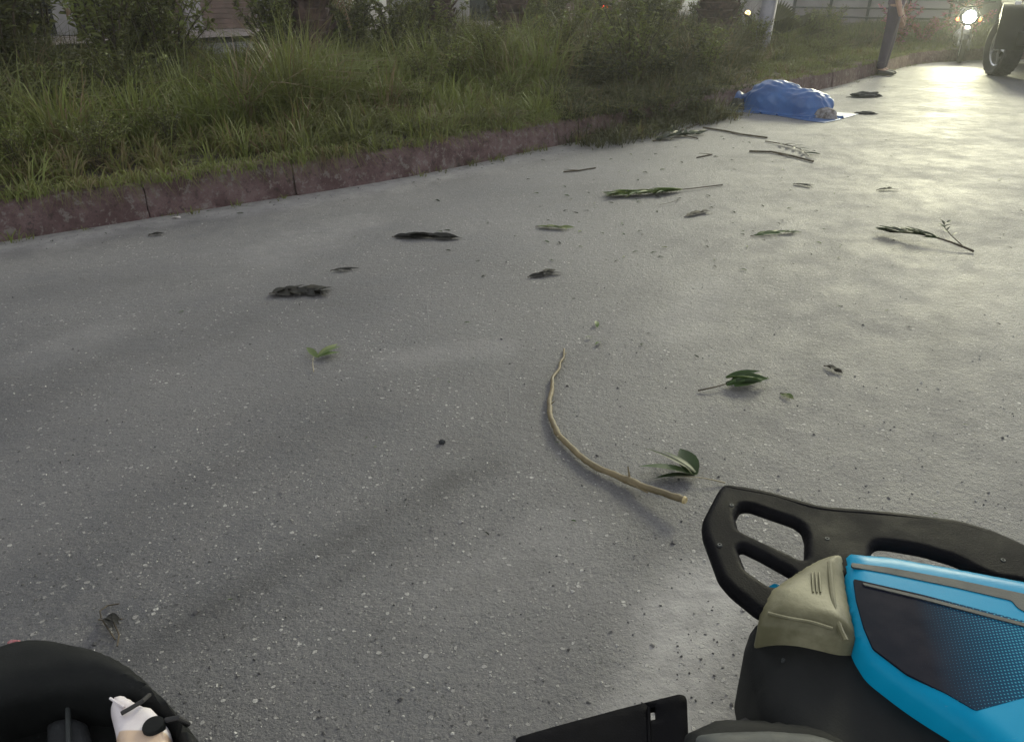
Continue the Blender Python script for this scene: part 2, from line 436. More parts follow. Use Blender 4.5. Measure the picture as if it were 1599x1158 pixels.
M['scratch'] = mat_plain('scraped_pale_line', (0.15, 0.15, 0.15), (0.28, 0.28, 0.28), 0.8, 60, 200, 0.3)
M['plastic_white'] = mat_plain('litter_white', (0.60, 0.56, 0.54), (0.72, 0.68, 0.66), 0.5, 20, 80, 0.1)
M['reflector'] = mat_plain('red_reflector', (0.40, 0.12, 0.13), (0.52, 0.20, 0.21), 0.25, 10, 90, 0.1)

def mat_decal():
    """Dark sticker whose printed dot mesh grows denser towards the front (print only)."""
    m, nt, b, out = new_mat('dotted_dark_sticker'); L = nt.links
    uv = N(nt, 'ShaderNodeAttribute', attribute_name='fade').outputs['Fac']
    tc = N(nt, 'ShaderNodeTexCoord').outputs['Object']
    mp = N(nt, 'ShaderNodeMapping'); L.new(tc, mp.inputs[0]); mp.inputs['Rotation'].default_value = (0, 0, R(-8)); mp.inputs['Scale'].default_value = (185, 185, 1)
    sx = N(nt, 'ShaderNodeSeparateXYZ'); L.new(mp.outputs[0], sx.inputs[0])
    row = math_(nt, 'FLOOR', sx.outputs[1])
    xx = math_(nt, 'ADD', sx.outputs[0], math_(nt, 'MULTIPLY', row, 0.5))
    fx = math_(nt, 'SUBTRACT', math_(nt, 'FRACT', xx), 0.5); fy = math_(nt, 'SUBTRACT', math_(nt, 'FRACT', sx.outputs[1]), 0.5)
    d = math_(nt, 'SQRT', math_(nt, 'ADD', math_(nt, 'MULTIPLY', fx, fx), math_(nt, 'MULTIPLY', fy, fy)))
    rad = math_(nt, 'MULTIPLY', uv, 0.36)
    dot = mapr(nt, math_(nt, 'SUBTRACT', rad, d), -0.05, 0.05)
    n = noise_n(nt, 14, 5, 0.6, tc)
    dark = mixc(nt, mapr(nt, n, 0.35, 0.7), (0.006, 0.008, 0.017), (0.015, 0.015, 0.024))
    blue = mixc(nt, uv, dark, (0.008, 0.075, 0.16))
    col = mixc(nt, dot, blue, (0.05, 0.28, 0.40))
    L.new(col, b.inputs['Base Color']); b.inputs['Roughness'].default_value = 0.55; b.inputs['Specular IOR Level'].default_value = 0.02
    return m
M['decal'] = mat_decal()

def mat_tank():
    """Milky plastic tank, tan below its coolant level."""
    m, nt, b, out = new_mat('milky_plastic_tank'); L = nt.links
    f = N(nt, 'ShaderNodeAttribute', attribute_name='fade').outputs['Fac']
    tc = N(nt, 'ShaderNodeTexCoord').outputs['Object']
    n = noise_n(nt, 30, 4, 0.6, tc)
    top = mixc(nt, mapr(nt, n, 0.3, 0.75), (0.62, 0.57, 0.59), (0.74, 0.70, 0.71))
    col = mixc(nt, mapr(nt, f, 0.45, 0.55), top, (0.55, 0.41, 0.30))
    L.new(col, b.inputs['Base Color']); b.inputs['Roughness'].default_value = 0.4
    b.inputs['Subsurface Weight'].default_value = 0.15; b.inputs['Subsurface Radius'].default_value = (0.01, 0.008, 0.006)
    return m
M['tank'] = mat_tank()

# ------------------------------------------------------------------ kerb line
KP = [(-40, -27.5), (-14, -5.2), (-9, -1.15), (-5, 2.1), (-2.70, 3.93), (-.89, 5.36), (.27, 6.55), (2.2, 8.66), (4.25, 10.9), (5.6, 12.6), (6.75, 14.05), (7.55, 14.75), (8.6, 15.2), (10.4, 15.6), (14, 16.1), (25, 17.2), (60, 20)]
def catmull(P, n=16):
    out = []
    P = [Vector(p) for p in P]; Q = [P[0]*2 - P[1]] + P + [P[-1]*2 - P[-2]]
    for i in range(1, len(Q) - 2):
        a, b, c, d = Q[i-1:i+3]
        for j in range(n):
            t = j / n
            out.append(0.5 * ((2*b) + (c - a)*t + (2*a - 5*b + 4*c - d)*t*t + (3*b - a - 3*c + d)*t**3))
    return out + [P[-1]]
KC = np.array([(p.x, p.y) for p in catmull(KP, 24)])
KS = np.concatenate([[0], np.cumsum(np.hypot(*np.diff(KC, axis=0).T))])
S_MAX = KS[-1]
def kerb_xy(s):
    return np.stack([np.interp(s, KS, KC[:,0]), np.interp(s, KS, KC[:,1])], -1)
def strip(s, d):
    """Point d metres left (away from the road) of the kerb line at arc length s."""
    s = np.asarray(s, float); e = 0.25
    p = kerb_xy(s); t = kerb_xy(s + e) - kerb_xy(s - e); t /= np.linalg.norm(t, axis=-1, keepdims=True)
    nrm = np.stack([-t[..., 1], t[..., 0]], -1)
    return p + nrm * np.asarray(d)[..., None]
def s_of(x, y):
    k = np.argmin(np.hypot(KC[:,0]-x, KC[:,1]-y)); return KS[k]
S0 = s_of(-5.5, 1.7); S1 = s_of(13, 16)
KERB_H = 0.215; MED = 6.2

def soil_z(s, d):
    s = np.asarray(s, float); d = np.asarray(d, float)
    return 0.185 + 0.10 * np.clip(d / 1.5, 0, 1) * np.clip((MED - d) / 1.0, 0, 1) + 0.02 * np.sin(s * 2.1 + d) * np.clip(d, 0, 1)

# ------------------------------------------------------------------ ground, road
def grid_sheet(name, xs, ys, z, mat, attrs=None, kind='structure'):
    X, Y = np.meshgrid(xs, ys); n, m = X.shape
    V = np.stack([X.ravel(), Y.ravel(), np.full(X.size, z)], 1).astype(np.float32)
    i = np.arange(n*m).reshape(n, m)
    Q = np.stack([i[:-1,:-1], i[:-1,1:], i[1:,1:], i[1:,:-1]], -1).reshape(-1, 4)
    me = quads_mesh(name, V, Q, mat)
    for k, val in (attrs(V[:, :2]) if attrs else {}).items():
        a = me.attributes.new(k, 'FLOAT', 'POINT'); a.data.foreach_set('value', val.astype(np.float32))
    o = link_mesh(name, me); o['kind'] = kind
    return o
def quads_mesh(name, V, Q, mat, smooth=False):
    me = bpy.data.meshes.new(name); nq, w = Q.shape
    me.vertices.add(len(V)); me.vertices.foreach_set('co', V.astype(np.float32).ravel())
    me.loops.add(nq * w); me.loops.foreach_set('vertex_index', Q.astype(np.int32).ravel())
    me.polygons.add(nq); me.polygons.foreach_set('loop_start', (np.arange(nq) * w).astype(np.int32))
    try: me.polygons.foreach_set('loop_total', np.full(nq, w, np.int32))
    except Exception: pass
    if smooth: me.polygons.foreach_set('use_smooth', np.ones(nq, bool))
    me.materials.append(mat); me.update(calc_edges=True); me.validate()
    return me

grid_sheet('ground', np.linspace(-900, 900, 31), np.linspace(-900, 900, 31), -0.012, M['ground'])

def px(*pts): return [at(u, v) for u, v in pts]
STAINS = [ (px((150,1060),(330,950),(480,872),(640,790),(780,715)), .055, .75), (px((330,1010),(520,905),(700,800)), .03, .5),
           (px((560,1000),(700,930),(840,880)), .05, .25), (px((900,455),(1000,470)), .12, .18), (px((600,330),(760,300),(900,290)), .15, .15),
           (px((-100,1000),(200,800),(420,690)), .10, .22), (px((1255,950),(1200,1130)), .10, .2), (px((-80,640),(200,560),(520,470)), .22, .34), (px((60,900),(300,760),(560,650)), .12, .30), (px((650,760),(800,640),(900,560)), .10, .26), (px((-50,470),(300,430)), .18, .28), (px((1150,250),(1260,240)), .16, .35), (px((1330,160),(1420,190)), .22, .35), (px((1100,760),(1200,640),(1290,520)), .08, .22), (px((1520,430),(1470,520),(1450,570)), .05, .4) ]
DUSTS = [ (px((1120,930),(1080,1000),(1060,1080),(1030,1140)), .10, .9), (px((1150,975),(1120,1060)), .06, .75), (px((880,870),(960,930)), .06, .18),
          (px((1110,440),(1060,520)), .1, .2), (px((420,395),(560,345)), .2, .3), (px((700,930),(880,840)), .09, .22), (px((620,560),(780,540)), .08, .22), (px((60,560),(150,520)), .12, .2) ]
def road_attrs(P):
    dk = poly_dist(P, KC[::4])
    nz = np.array([mnoise.noise(Vector((x*1.3, y*1.3, 0))) for x, y in P]); nz2 = np.array([mnoise.noise(Vector((x*5, y*5, 3))) for x, y in P])
    dust = np.clip(1.0 - (dk - 0.10 + 0.10*nz2) / (0.30 + 0.18*nz), 0, 1) * 0.95
    dust = np.maximum(dust, np.clip(0.30 * np.exp(-dk / 1.1) + 0.12 * nz, 0, 1))
    for pts, w, a in DUSTS: dust = np.maximum(dust, a * np.clip(1.6 - poly_dist(P, pts) / w + 0.5*nz2, 0, 1))
    stain = np.zeros(len(P))
    for pts, w, a in STAINS: stain = np.maximum(stain, a * np.exp(-(poly_dist(P, pts) / w)**2) * np.clip(0.8 + 0.6*nz2, 0, 1))
    return {'dust': dust, 'stain': stain}
def lines(a, b, fine0, fine1, st):
    mid = np.arange(fine0, fine1, st)
    return np.concatenate([np.linspace(a, fine0, 24)[:-1], mid, np.linspace(fine1, b, 24)])
grid_sheet('road', lines(-60, 70, -4.5, 9, .06), lines(-40, 22, 0.2, 16, .07), 0.0, M['asphalt'], road_attrs)

# opposite carriageway and far pavement beyond the planted verge
def strip_sheet(name, d0, d1, z, mat, s0, s1, nd=2, ns=60, kind='structure', parent=None):
    ss = np.linspace(s0, s1, ns); dd = np.linspace(d0, d1, nd)
    Sg, Dg = np.meshgrid(ss, dd, indexing='ij')
    XY = strip(Sg.ravel(), Dg.ravel()); Z = np.full(len(XY), z) if not callable(z) else z(Sg.ravel(), Dg.ravel())
    i = np.arange(ns*nd).reshape(ns, nd)
    Q = np.stack([i[:-1,:-1], i[1:,:-1], i[1:,1:], i[:-1,1:]], -1).reshape(-1, 4)
    o = link_mesh(name, quads_mesh(name, np.column_stack([XY, Z]), Q, mat)); o['kind'] = kind
    return o
strip_sheet('verge', 0.10, MED, soil_z, M['soil'], s_of(-30, -20), s_of(40, 18), nd=24, ns=160)
strip_sheet('far_road', MED + 0.25, MED + 8.2, 0.006, M['far_asphalt'], s_of(-30, -20), s_of(9, 15.3))
strip_sheet('far_pavement', MED + 8.4, MED + 12, 0.13, M['paving'], s_of(-30, -20), s_of(9, 15.3))

# kerbs: a run of single stones
def kerb_run(name, d0, w, s0, s1, mats, toward, toward_near=True, step=0.92):
    root = empty(name, kind='structure')
    k = 0; s = s0
    while s < s1:
        L = step + random.uniform(-.03, .03)
        h = KERB_H + random.uniform(-.016, .012); dj = random.uniform(-.012, .012)
        g = 0.001 + random.uniform(0, .003)
        n = 15; mb = MB(); vs = []
        ss = np.linspace(s + g, s + L - g, n)
        prof = [(d0 + dj, -.02), (d0 + dj + toward*.004, h*.33), (d0 + dj + toward*.008, h*.66), (d0 + dj + toward*.014, h - .03), (d0 + dj + toward*.035, h - .004), (d0 + dj + toward*w, h), (d0 + dj + toward*w, -.02)]
        for q in ss:
            for (d, z) in prof:
                x, y = strip(np.array([q]), np.array([d]))[0]
                jj = (0.010 * mnoise.noise(Vector((x*7, y*7, z*9))) + .006*mnoise.noise(Vector((x*19, y*19, z*19)))) if z > 0 else 0
                chip = -0.07 * max(0, mnoise.noise(Vector((x*3.1, y*3.1, 5.0))) - .12) if z > h - .05 else 0
                vs.append((x + jj, y + jj, z + jj + chip))
        m = len(prof); fs = []
        for i in range(n - 1):
            for j in range(m - 1):
                fs.append((i*m + j, i*m + j + 1, (i+1)*m + j + 1, (i+1)*m + j))
        fs += [tuple(range(m)), tuple((n-1)*m + j for j in reversed(range(m)))]
        mb.add(vs, fs)
        mb.build('kerb_stone', mats[0] if (k * 7919) % 11 > 1 or toward_near else mats[1], root, bevel=0.006)
        s += L; k += 1
    return root
kerb_run('kerb', 0.0, 0.17, S0 - 2, s_of(20, 16.7), (M['kerb'], M['kerb_pale']), 1)
kerb_run('far_kerb', MED + .02, 0.17, S0 - 4, s_of(8.5, 15.1), (M['kerb_pale'], M['kerb']), 1, step=2.0)

# ------------------------------------------------------------------ wild grass on the verge (uncountable)
def patch_tint(x, y):
    a = mnoise.noise(Vector((x*.55, y*.55, 0))); b = mnoise.noise(Vector((x*1.7, y*1.7, 4)))
    return 0.30 + .30*a + .16*b
BRIGHT = [(at(760, 135, .3), .95, .36), (at(620, 160, .25), .8, .30), (at(500, 185, .25), .7, .18), (at(880, 90, .4), .8, .22), (at(120, 230, .3), 1.0, .12), (at(330, 200, .3), .7, .14), (at(170, 262, .24), .75, .46), (at(330, 235, .24), .45, .40), (at(950, 150, .3), .9, .40), (at(1080, 120, .3), .8, .46)]
def grass(nb, s0, s1, dlo, dhi, hlo, hhi, wlo, whi, name, lean=.5, hang=False, tint_add=0.0, seg=4):
    s = RNG.uniform(s0, s1, nb); d = dlo + (dhi - dlo) * RNG.random(nb)**1.0
    XY = strip(s, d); Z = soil_z(s, d) - .01
    if hang: Z = np.full(nb, KERB_H + .0)
    h = RNG.uniform(hlo, hhi, nb) * (0.70 + 0.55*np.array([mnoise.noise(Vector((x*.9, y*.9, 7))) for x, y in XY]) + .25)
    if not hang: h *= np.clip(0.45 + d / 1.6, .45, 1.0)
    w = RNG.uniform(wlo, whi, nb); az = RNG.uniform(0, 2*np.pi, nb); bend = RNG.uniform(.15, 1.0, nb)**1.3 * lean * h
    if hang:
        t = strip(s, d - .3) - XY; az = np.arctan2(t[:,1], t[:,0]) + RNG.normal(0, .8, nb); bend = RNG.uniform(.04, .26, nb)
    tint = np.array([patch_tint(x, y) for x, y in XY]) + RNG.normal(0, .10, nb) + tint_add
    for c, r, a in BRIGHT: tint = np.where(np.hypot(XY[:,0]-c.x, XY[:,1]-c.y) < r*1.6, tint*(1-np.exp(-((XY[:,0]-c.x)**2+(XY[:,1]-c.y)**2)/r**2)) + (.30+a)*np.exp(-((XY[:,0]-c.x)**2+(XY[:,1]-c.y)**2)/r**2) + RNG.normal(0,.03,nb), tint)
    dry = RNG.random(nb) < .10; tint = np.where(dry, RNG.uniform(.7, 1.0, nb), np.clip(tint, 0, .68 if not hang else .95))
    dx, dy = np.cos(az), np.sin(az)
    fa = az + np.pi/2 + RNG.uniform(-.9, .9, nb); wx, wy = np.cos(fa), np.sin(fa)
    rows = []
    for k in range(seg):
        f = k / (seg - 1); hh = h * (f if not hang else (0.35*np.sin(f*2.2) - .55*f*f)); bb = bend * f**1.8
        if not hang: hh = h * (f - .28 * (bend/np.maximum(h, .01)) * f**2.5)
        ww = w * (1 - f)**.7 * (.75 + .25*math.sin(f*math.pi))
        cx, cy, cz = XY[:,0] + dx*bb, XY[:,1] + dy*bb, Z + hh
        if hang: cz = np.maximum(cz, .012)
        if k < seg - 1:
            rows.append(np.stack([cx - wx*ww/2, cy - wy*ww/2, cz], 1)); rows.append(np.stack([cx + wx*ww/2, cy + wy*ww/2, cz], 1))
        else:
            rows.append(np.stack([cx, cy, cz], 1)); rows.append(np.stack([cx, cy, cz + .0015], 1))
    V = np.stack(rows, 1); nv = 2 * seg; V = V.reshape(-1, 3)
    base = np.arange(nb)[:, None] * nv
    Q = np.concatenate([base + np.array([[2*k, 2*k+1, 2*k+3, 2*k+2]]) for k in range(seg - 1)], 0)
    me = quads_mesh(name, V, Q, M['grass'], True)
    a = me.attributes.new('tint', 'FLOAT', 'POINT'); a.data.foreach_set('value', np.repeat(tint, nv).astype(np.float32))
    o = link_mesh(name, me); return o
SG0, SG1 = s_of(-5.2, 1.9), s_of(11, 15.7)
def u_of(x, y, z=.4): return CU + F*x/(y*_c + (H - z)*_s)
def tufts(nt_, per, dlo, dhi, hlo, hhi, wlo, whi, rad, name, tadd=0.0, bendk=1.0, seg=4, s0=None, s1=None, dpow=1.0):
    s = RNG.uniform(SG0 if s0 is None else s0, SG1 if s1 is None else s1, nt_); d = dlo + (dhi - dlo)*RNG.random(nt_)**dpow
    C_ = strip(s, d); Z = np.where(d > .0, soil_z(s, np.maximum(d, 0)) - .015, 0.0)
    Z = np.where((d > -.02) & (d < .17), KERB_H - .02, Z)
    U = u_of(C_[:,0], C_[:,1])
    hh = RNG.uniform(hlo, hhi, nt_)*(.75 + .6*np.array([mnoise.noise(Vector((x*.8, y*.8, 7))) for x, y in C_]))
    hh *= np.where(U > 1150, .50, np.where((U > 320) & (U < 420) & (d > 1.2), .6, 1.0))
    T = np.array([patch_tint(x, y) for x, y in C_]) + RNG.normal(0, .11, nt_) + tadd
    for c, r, a in BRIGHT:
        wgt = np.exp(-((C_[:,0]-c.x)**2 + (C_[:,1]-c.y)**2)/r**2); T = T*(1-wgt) + (.30 + a)*wgt
    T = np.clip(T, .02, .80); T = np.where(RNG.random(nt_) < .10, RNG.uniform(.68, .95, nt_), T)
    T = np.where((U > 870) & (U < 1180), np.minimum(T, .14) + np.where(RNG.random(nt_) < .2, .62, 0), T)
    k = np.repeat(np.arange(nt_), per); nb = len(k)
    az = RNG.uniform(0, 2*np.pi, nb); rr = np.abs(RNG.normal(0, rad, nb))
    X, Y, ZZ = C_[k,0] + np.cos(az)*rr, C_[k,1] + np.sin(az)*rr, Z[k]
    h = hh[k]*RNG.uniform(.45, 1.1, nb); bend = h*RNG.uniform(.15, .95, nb)*bendk
    az = az + RNG.normal(0, .5, nb); w = RNG.uniform(wlo, whi, nb); dx, dy = np.cos(az), np.sin(az)
    fa = az + np.pi/2 + RNG.uniform(-.6, .6, nb); wx, wy = np.cos(fa), np.sin(fa)
    tint = np.clip(T[k] + RNG.normal(0, .06, nb), 0, 1)
    rows = []
    for q in range(seg):
        f = q/(seg - 1); bb = bend*f**1.6; cz = ZZ + h*f - .62*bend*f**2.6; cz = np.maximum(cz, .006); ww = w*(1 - f)**.6*(.7 + .3*math.sin(f*math.pi))
        cx, cy = X + dx*bb, Y + dy*bb
        if q < seg - 1: rows += [np.stack([cx - wx*ww/2, cy - wy*ww/2, cz], 1), np.stack([cx + wx*ww/2, cy + wy*ww/2, cz + .25*ww], 1)]
        else: rows += [np.stack([cx, cy, cz], 1), np.stack([cx, cy, cz + .0015], 1)]
    nv = 2*seg; V = np.stack(rows, 1).reshape(-1, 3); base = np.arange(nb)[:, None]*nv
    Q = np.concatenate([base + np.array([[2*q, 2*q+1, 2*q+3, 2*q+2]]) for q in range(seg - 1)], 0)
    me = quads_mesh(name, V, Q, M['grass'], True)
    a = me.attributes.new('tint', 'FLOAT', 'POINT'); a.data.foreach_set('value', np.repeat(tint, nv).astype(np.float32))
    return link_mesh(name, me)
tag(tufts(2900, 34, .9, MED - .1, .50, 1.05, .007, .018, .07, 'tall_grass', dpow=1.25), 'tall wild grass covering the planted verge behind the kerb', 'grass', kind='stuff')
tag(tufts(2300, 30, .14, 1.7, .20, .55, .006, .014, .06, 'short_grass', .14, 1.1), 'short tangled grass along the back of the kerb', 'grass', kind='stuff')
tag(tufts(800, 16, -.01, .17, .10, .26, .005, .011, .05, 'kerb_grass', .28, 1.3), 'thin reddish grass growing out along the kerb top', 'grass', kind='stuff')
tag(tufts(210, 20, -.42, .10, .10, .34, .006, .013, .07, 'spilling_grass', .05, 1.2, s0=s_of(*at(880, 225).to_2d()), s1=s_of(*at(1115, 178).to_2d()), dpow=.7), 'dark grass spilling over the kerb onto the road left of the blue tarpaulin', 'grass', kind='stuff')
tag(tufts(110, 14, -.10, -.01, .05, .16, .004, .010, .03, 'gutter_weeds', .25, 1.2), 'small weeds growing in the gutter at the foot of the kerb', 'weeds', kind='stuff')
tag(grass(330, s_of(-2.5, 4.1), s_of(-1.0, 5.25), -.01, .08, .20, .42, .004, .008, 'dry_stems', .9, hang=True, tint_add=.55), 'dry reddish stems hanging over the kerb face', 'dry grass', kind='stuff')
tag(grass(260, s_of(-2.8, 3.8), s_of(2.0, 8.4), -.01, .10, .12, .34, .005, .009, 'hanging_grass', .9, hang=True, tint_add=.2), 'sparse grass hanging over the kerb edge', 'dry grass', kind='stuff')

# ------------------------------------------------------------------ weeds: bushes of small leaves
def leaf_quads(mb, c, dirn, nrm, L, W, tint, fold=.25):
    d = dirn.normalized(); s = d.cross(nrm)
    if s.length < 1e-4: s = Vector((1, 0, 0))
    s.normalize(); n = s.cross(d)
    p = [c, c + d*L*.35 + s*W*.5 + n*fold*W, c + d*L*.45, c + d*L*.35 - s*W*.5 + n*fold*W, c + d*L - n*L*.12, c + d*L*.72 + s*W*.32 + n*fold*W*.5, c + d*L*.72 - s*W*.32 + n*fold*W*.5]
    mb.add(p, [(0,1,2),(0,2,3),(1,5,4,2),(2,4,6,3)], tint)
def rvec():
    v = Vector((random.gauss(0,1), random.gauss(0,1), random.gauss(0,1))); return v.normalized()
def bush_meshes(idx, h, r, nst, nl, LL, tint0, spread=.1, mat=None, flower=0.0):
    st, lf = MB(), MB()
    for i in range(nst):
        a = random.uniform(0, 2*math.pi); rr = r * math.sqrt(random.random()); hh = h * random.uniform(.55, 1.05)
        tip = Vector((math.cos(a)*rr, math.sin(a)*rr, hh)); b0 = Vector((tip.x*.15, tip.y*.15, -.03))
        mid = b0.lerp(tip, .5) + Vector((tip.x*-.15, tip.y*-.15, hh*.12))
        pts = [b0, b0.lerp(mid, .5), mid, mid.lerp(tip, .55), tip]
        st.tube(pts, [.008*h+.003, .007*h+.002, .006*h+.001, .004*h, .0015], 5, tint=.78)
        t0 = tint0 + random.gauss(0, .08)
        for k in range(nl):
            f = random.uniform(.18, 1.0)
            q = b0.lerp(mid, f*2) if f < .5 else mid.lerp(tip, f*2 - 1)
            d = rvec(); d.z = d.z*.6 + .25
            L = LL * random.uniform(.6, 1.3)
            tt = t0 + random.gauss(0, spread)
            if flower and random.random() < flower: tt = random.uniform(.5, 1.0)
            leaf_quads(lf, q + rvec()*h*.03, d, Vector((random.gauss(0,.5), random.gauss(0,.5), 1)), L, L*random.uniform(.28, .5), tt)
    return st.mesh('stems', M['twig']), lf.mesh('foliage', mat or M['weed'])
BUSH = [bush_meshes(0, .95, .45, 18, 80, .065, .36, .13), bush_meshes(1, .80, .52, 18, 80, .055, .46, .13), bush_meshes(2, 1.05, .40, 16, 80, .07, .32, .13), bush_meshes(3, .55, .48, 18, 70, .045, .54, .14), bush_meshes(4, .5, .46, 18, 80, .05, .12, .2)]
def bush(var, x, y, z, sc, label, group, rz=None, name='weed_bush', meshes=None, cat='bush'):
    st, lf = meshes or BUSH[var]
    o = empty(name, (x, y, z), random.uniform(0, 6.28) if rz is None else rz, label, cat, group)
    o.scale = (sc, sc, sc * random.uniform(.9, 1.1))
    link_mesh('stems', st, o); link_mesh('foliage', lf, o)
    return o
def zat(x, y):
    s = s_of(x, y); d = np.min(np.hypot(KC[:,0]-x, KC[:,1]-y)); return float(soil_z(s, min(d, MED)))
# back row of dense weeds
cnt = 0
for s in np.arange(SG0 + .2, s_of(7.2, 14.5), .62):
    for d, var in ((random.uniform(1.2, 2.0), random.choice([1, 3, 1])), (random.uniform(2.6, 3.6), random.choice([0, 1, 2])), (random.uniform(4.2, 5.6), random.choice([0, 2]))):
        x, y = strip(np.array([s + random.uniform(-.25, .25)]), np.array([d]))[0]
        u = CU + F * x / (y*_c + (H - .4)*_s)
        if u > 1215 and d > 1.5 and u < 1560: continue          # thinner, lower growth round the post and beyond
        sc = random.uniform(.78, 1.12)
        if 1050 < u <= 1215: sc *= .8
        if 300 < u < 420 and d > 1.5: continue                   # a gap showing the far side
        if abs(u - 492) < 50 and d < 3.9: continue               # the dark trunk stays in view
        if abs(u - 800) < 30 and 2 < d < 4: continue
        if u < 300 and d > 2.2: sc *= 1.38
        if d < 2.1: sc *= .75
        zone = ('at the left end of the verge' if u < 150 else 'left of the gap in the weeds' if u < 320 else 'between the gap and dark palm' if u < 492 else 'just right of dark palm' if u < 650 else 'behind the bright green ferns' if u < 830 else 'behind the weeds spilling over kerb' if u < 1010 else 'around thick palm left of post' if u < 1215 else 'between grey post and far bend')
        look = 'low leafy weed bush near the kerb' if d < 2.1 else 'bushy weed in the middle row' if d < 3.9 else 'tall dark weed bush at the back'
        bush(var, x, y, float(soil_z(s, d)), sc, look + ', ' + zone, 'weed bushes on the verge')
# low dark growth spilling over the kerb left of the tarpaulin
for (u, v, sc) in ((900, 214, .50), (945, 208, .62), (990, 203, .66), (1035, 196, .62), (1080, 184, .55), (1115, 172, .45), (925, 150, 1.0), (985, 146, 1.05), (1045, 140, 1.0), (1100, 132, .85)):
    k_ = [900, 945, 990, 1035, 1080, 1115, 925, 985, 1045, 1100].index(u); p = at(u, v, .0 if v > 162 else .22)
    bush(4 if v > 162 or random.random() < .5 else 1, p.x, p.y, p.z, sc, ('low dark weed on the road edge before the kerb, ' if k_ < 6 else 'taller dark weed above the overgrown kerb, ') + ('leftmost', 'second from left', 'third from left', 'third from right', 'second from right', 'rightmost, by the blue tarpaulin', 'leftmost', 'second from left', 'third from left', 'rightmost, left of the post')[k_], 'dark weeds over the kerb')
for (u, v, sc) in ((40, 262, .5), (150, 258, .55), (270, 230, .5), (430, 205, .45), (650, 178, .5), (790, 160, .5)):
    p = at(u, v, .26)
    bush(3, p.x, p.y, p.z, sc, 'small weed bush just behind the reddish kerb, ' + {40: 'furthest left', 150: 'second from the far left', 270: 'below the gap in the weeds', 430: 'below the dark palm trunk', 650: 'below the bright green ferns', 790: 'left of the dark weeds'}[u], 'small weeds behind the kerb')
# far end
for i, (x, y, sc) in enumerate(((4.7, 12.6, .5), (5.1, 13.3, .55), (4.9, 14.2, .7), (5.7, 14.3, .5), (4.3, 13.0, .55), (5.9, 15.6, .7), (5.2, 15.5, .8))):
    bush(3, x, y, zat(x, y), sc, 'low olive weed bush between the grey post and the standing person', 'olive weeds by the post')
FLW = [bush_meshes(10, .8, .5, 16, 90, .08, .2, mat=M['bloom'], flower=.55), bush_meshes(11, .6, .5, 16, 90, .07, .25, mat=M['bloom'], flower=.75)]
for i, (x, y, sc, lb) in enumerate(((7.05, 15.3, .95, 'orange tinted flowering bush behind the standing person'), (7.8, 15.9, .8, 'pink flowering bush behind the parked motorcycle'), (8.7, 16.2, 1.0, 'pink flowering bush furthest right, beside the dark car'))):
    bush(0, x, y, .2, sc, lb, 'flowering bushes at the bend', name='flowering_bush', meshes=FLW[i % 2])

# bright fern clump with long arching blades
def fern(x, y, z, n, L, tint, label, name='fern'):
    root = empty(name, (x, y, z), 0, label, 'plant')
    for i in range(n):
        mb = MB(); a = 2*math.pi*i/n + random.uniform(-.3, .3); le = L*random.uniform(.7, 1.1); lean = random.uniform(.4, .9)
        pts = []
        for k in range(9):
            f = k/8; pts.append(Vector((math.cos(a)*le*lean*f, math.sin(a)*le*lean*f, le*(f*.95 - .55*lean*f*f))))
        mb.tube(pts, [.004*(1-.7*k/8) for k in range(9)], 4, tint=tint+.15)
        for k in range(2, 26):
            f = k/26*8; i0 = int(f); p = pts[min(i0,8)].lerp(pts[min(i0+1,8)], f-i0); t = (pts[min(i0+1,8)] - pts[max(i0-1,0)]).normalized()
            sd_ = t.cross(Vector((0,0,1))).normalized()
            for sg in (-1, 1):
                leaf_quads(mb, p, sd_*sg + t*.6, Vector((0,0,1)), le*.17*(1 - .7*(k/26)), .016, tint + random.gauss(0,.04), .1)
        mb.build('frond', M['weed'], root, local=True)
    return root
p = at(770, 130, .3); fern(p.x, p.y, p.z, 13, .95, .56, 'bright green fern clump at the middle of the verge')
p = at(880, 95, .35); fern(p.x, p.y, p.z, 10, .85, .48, 'yellowish green fern right of the bright green clump')
p = at(1000, 110, .35); fern(p.x, p.y, p.z, 10, .75, .36, 'dull green fern behind the dark weeds')
p = at(180, 150, .35); fern(p.x, p.y, p.z, 11, .85, .40, 'arching pale green fern at the left end of the verge')
p = at(60, 160, .3); fern(p.x, p.y, p.z, 11, .8, .42, 'arching green fern furthest left on the verge')
# a lone long pale blade
mb = MB(); a0 = at(325, 160, .30); b0 = a0 + Vector((-.24, .02, .33))
mb.tube([a0, a0.lerp(b0, .35) + Vector((0, 0, .02)), a0.lerp(b0, .7) + Vector((0, 0, .015)), b0], [.012, .011, .008, .002], 6, tint=.62, squash=.25)
tag(mb.build('grass_blade', M['grass'], smooth=True), 'single long pale grass blade leaning left out of the verge', 'plant')

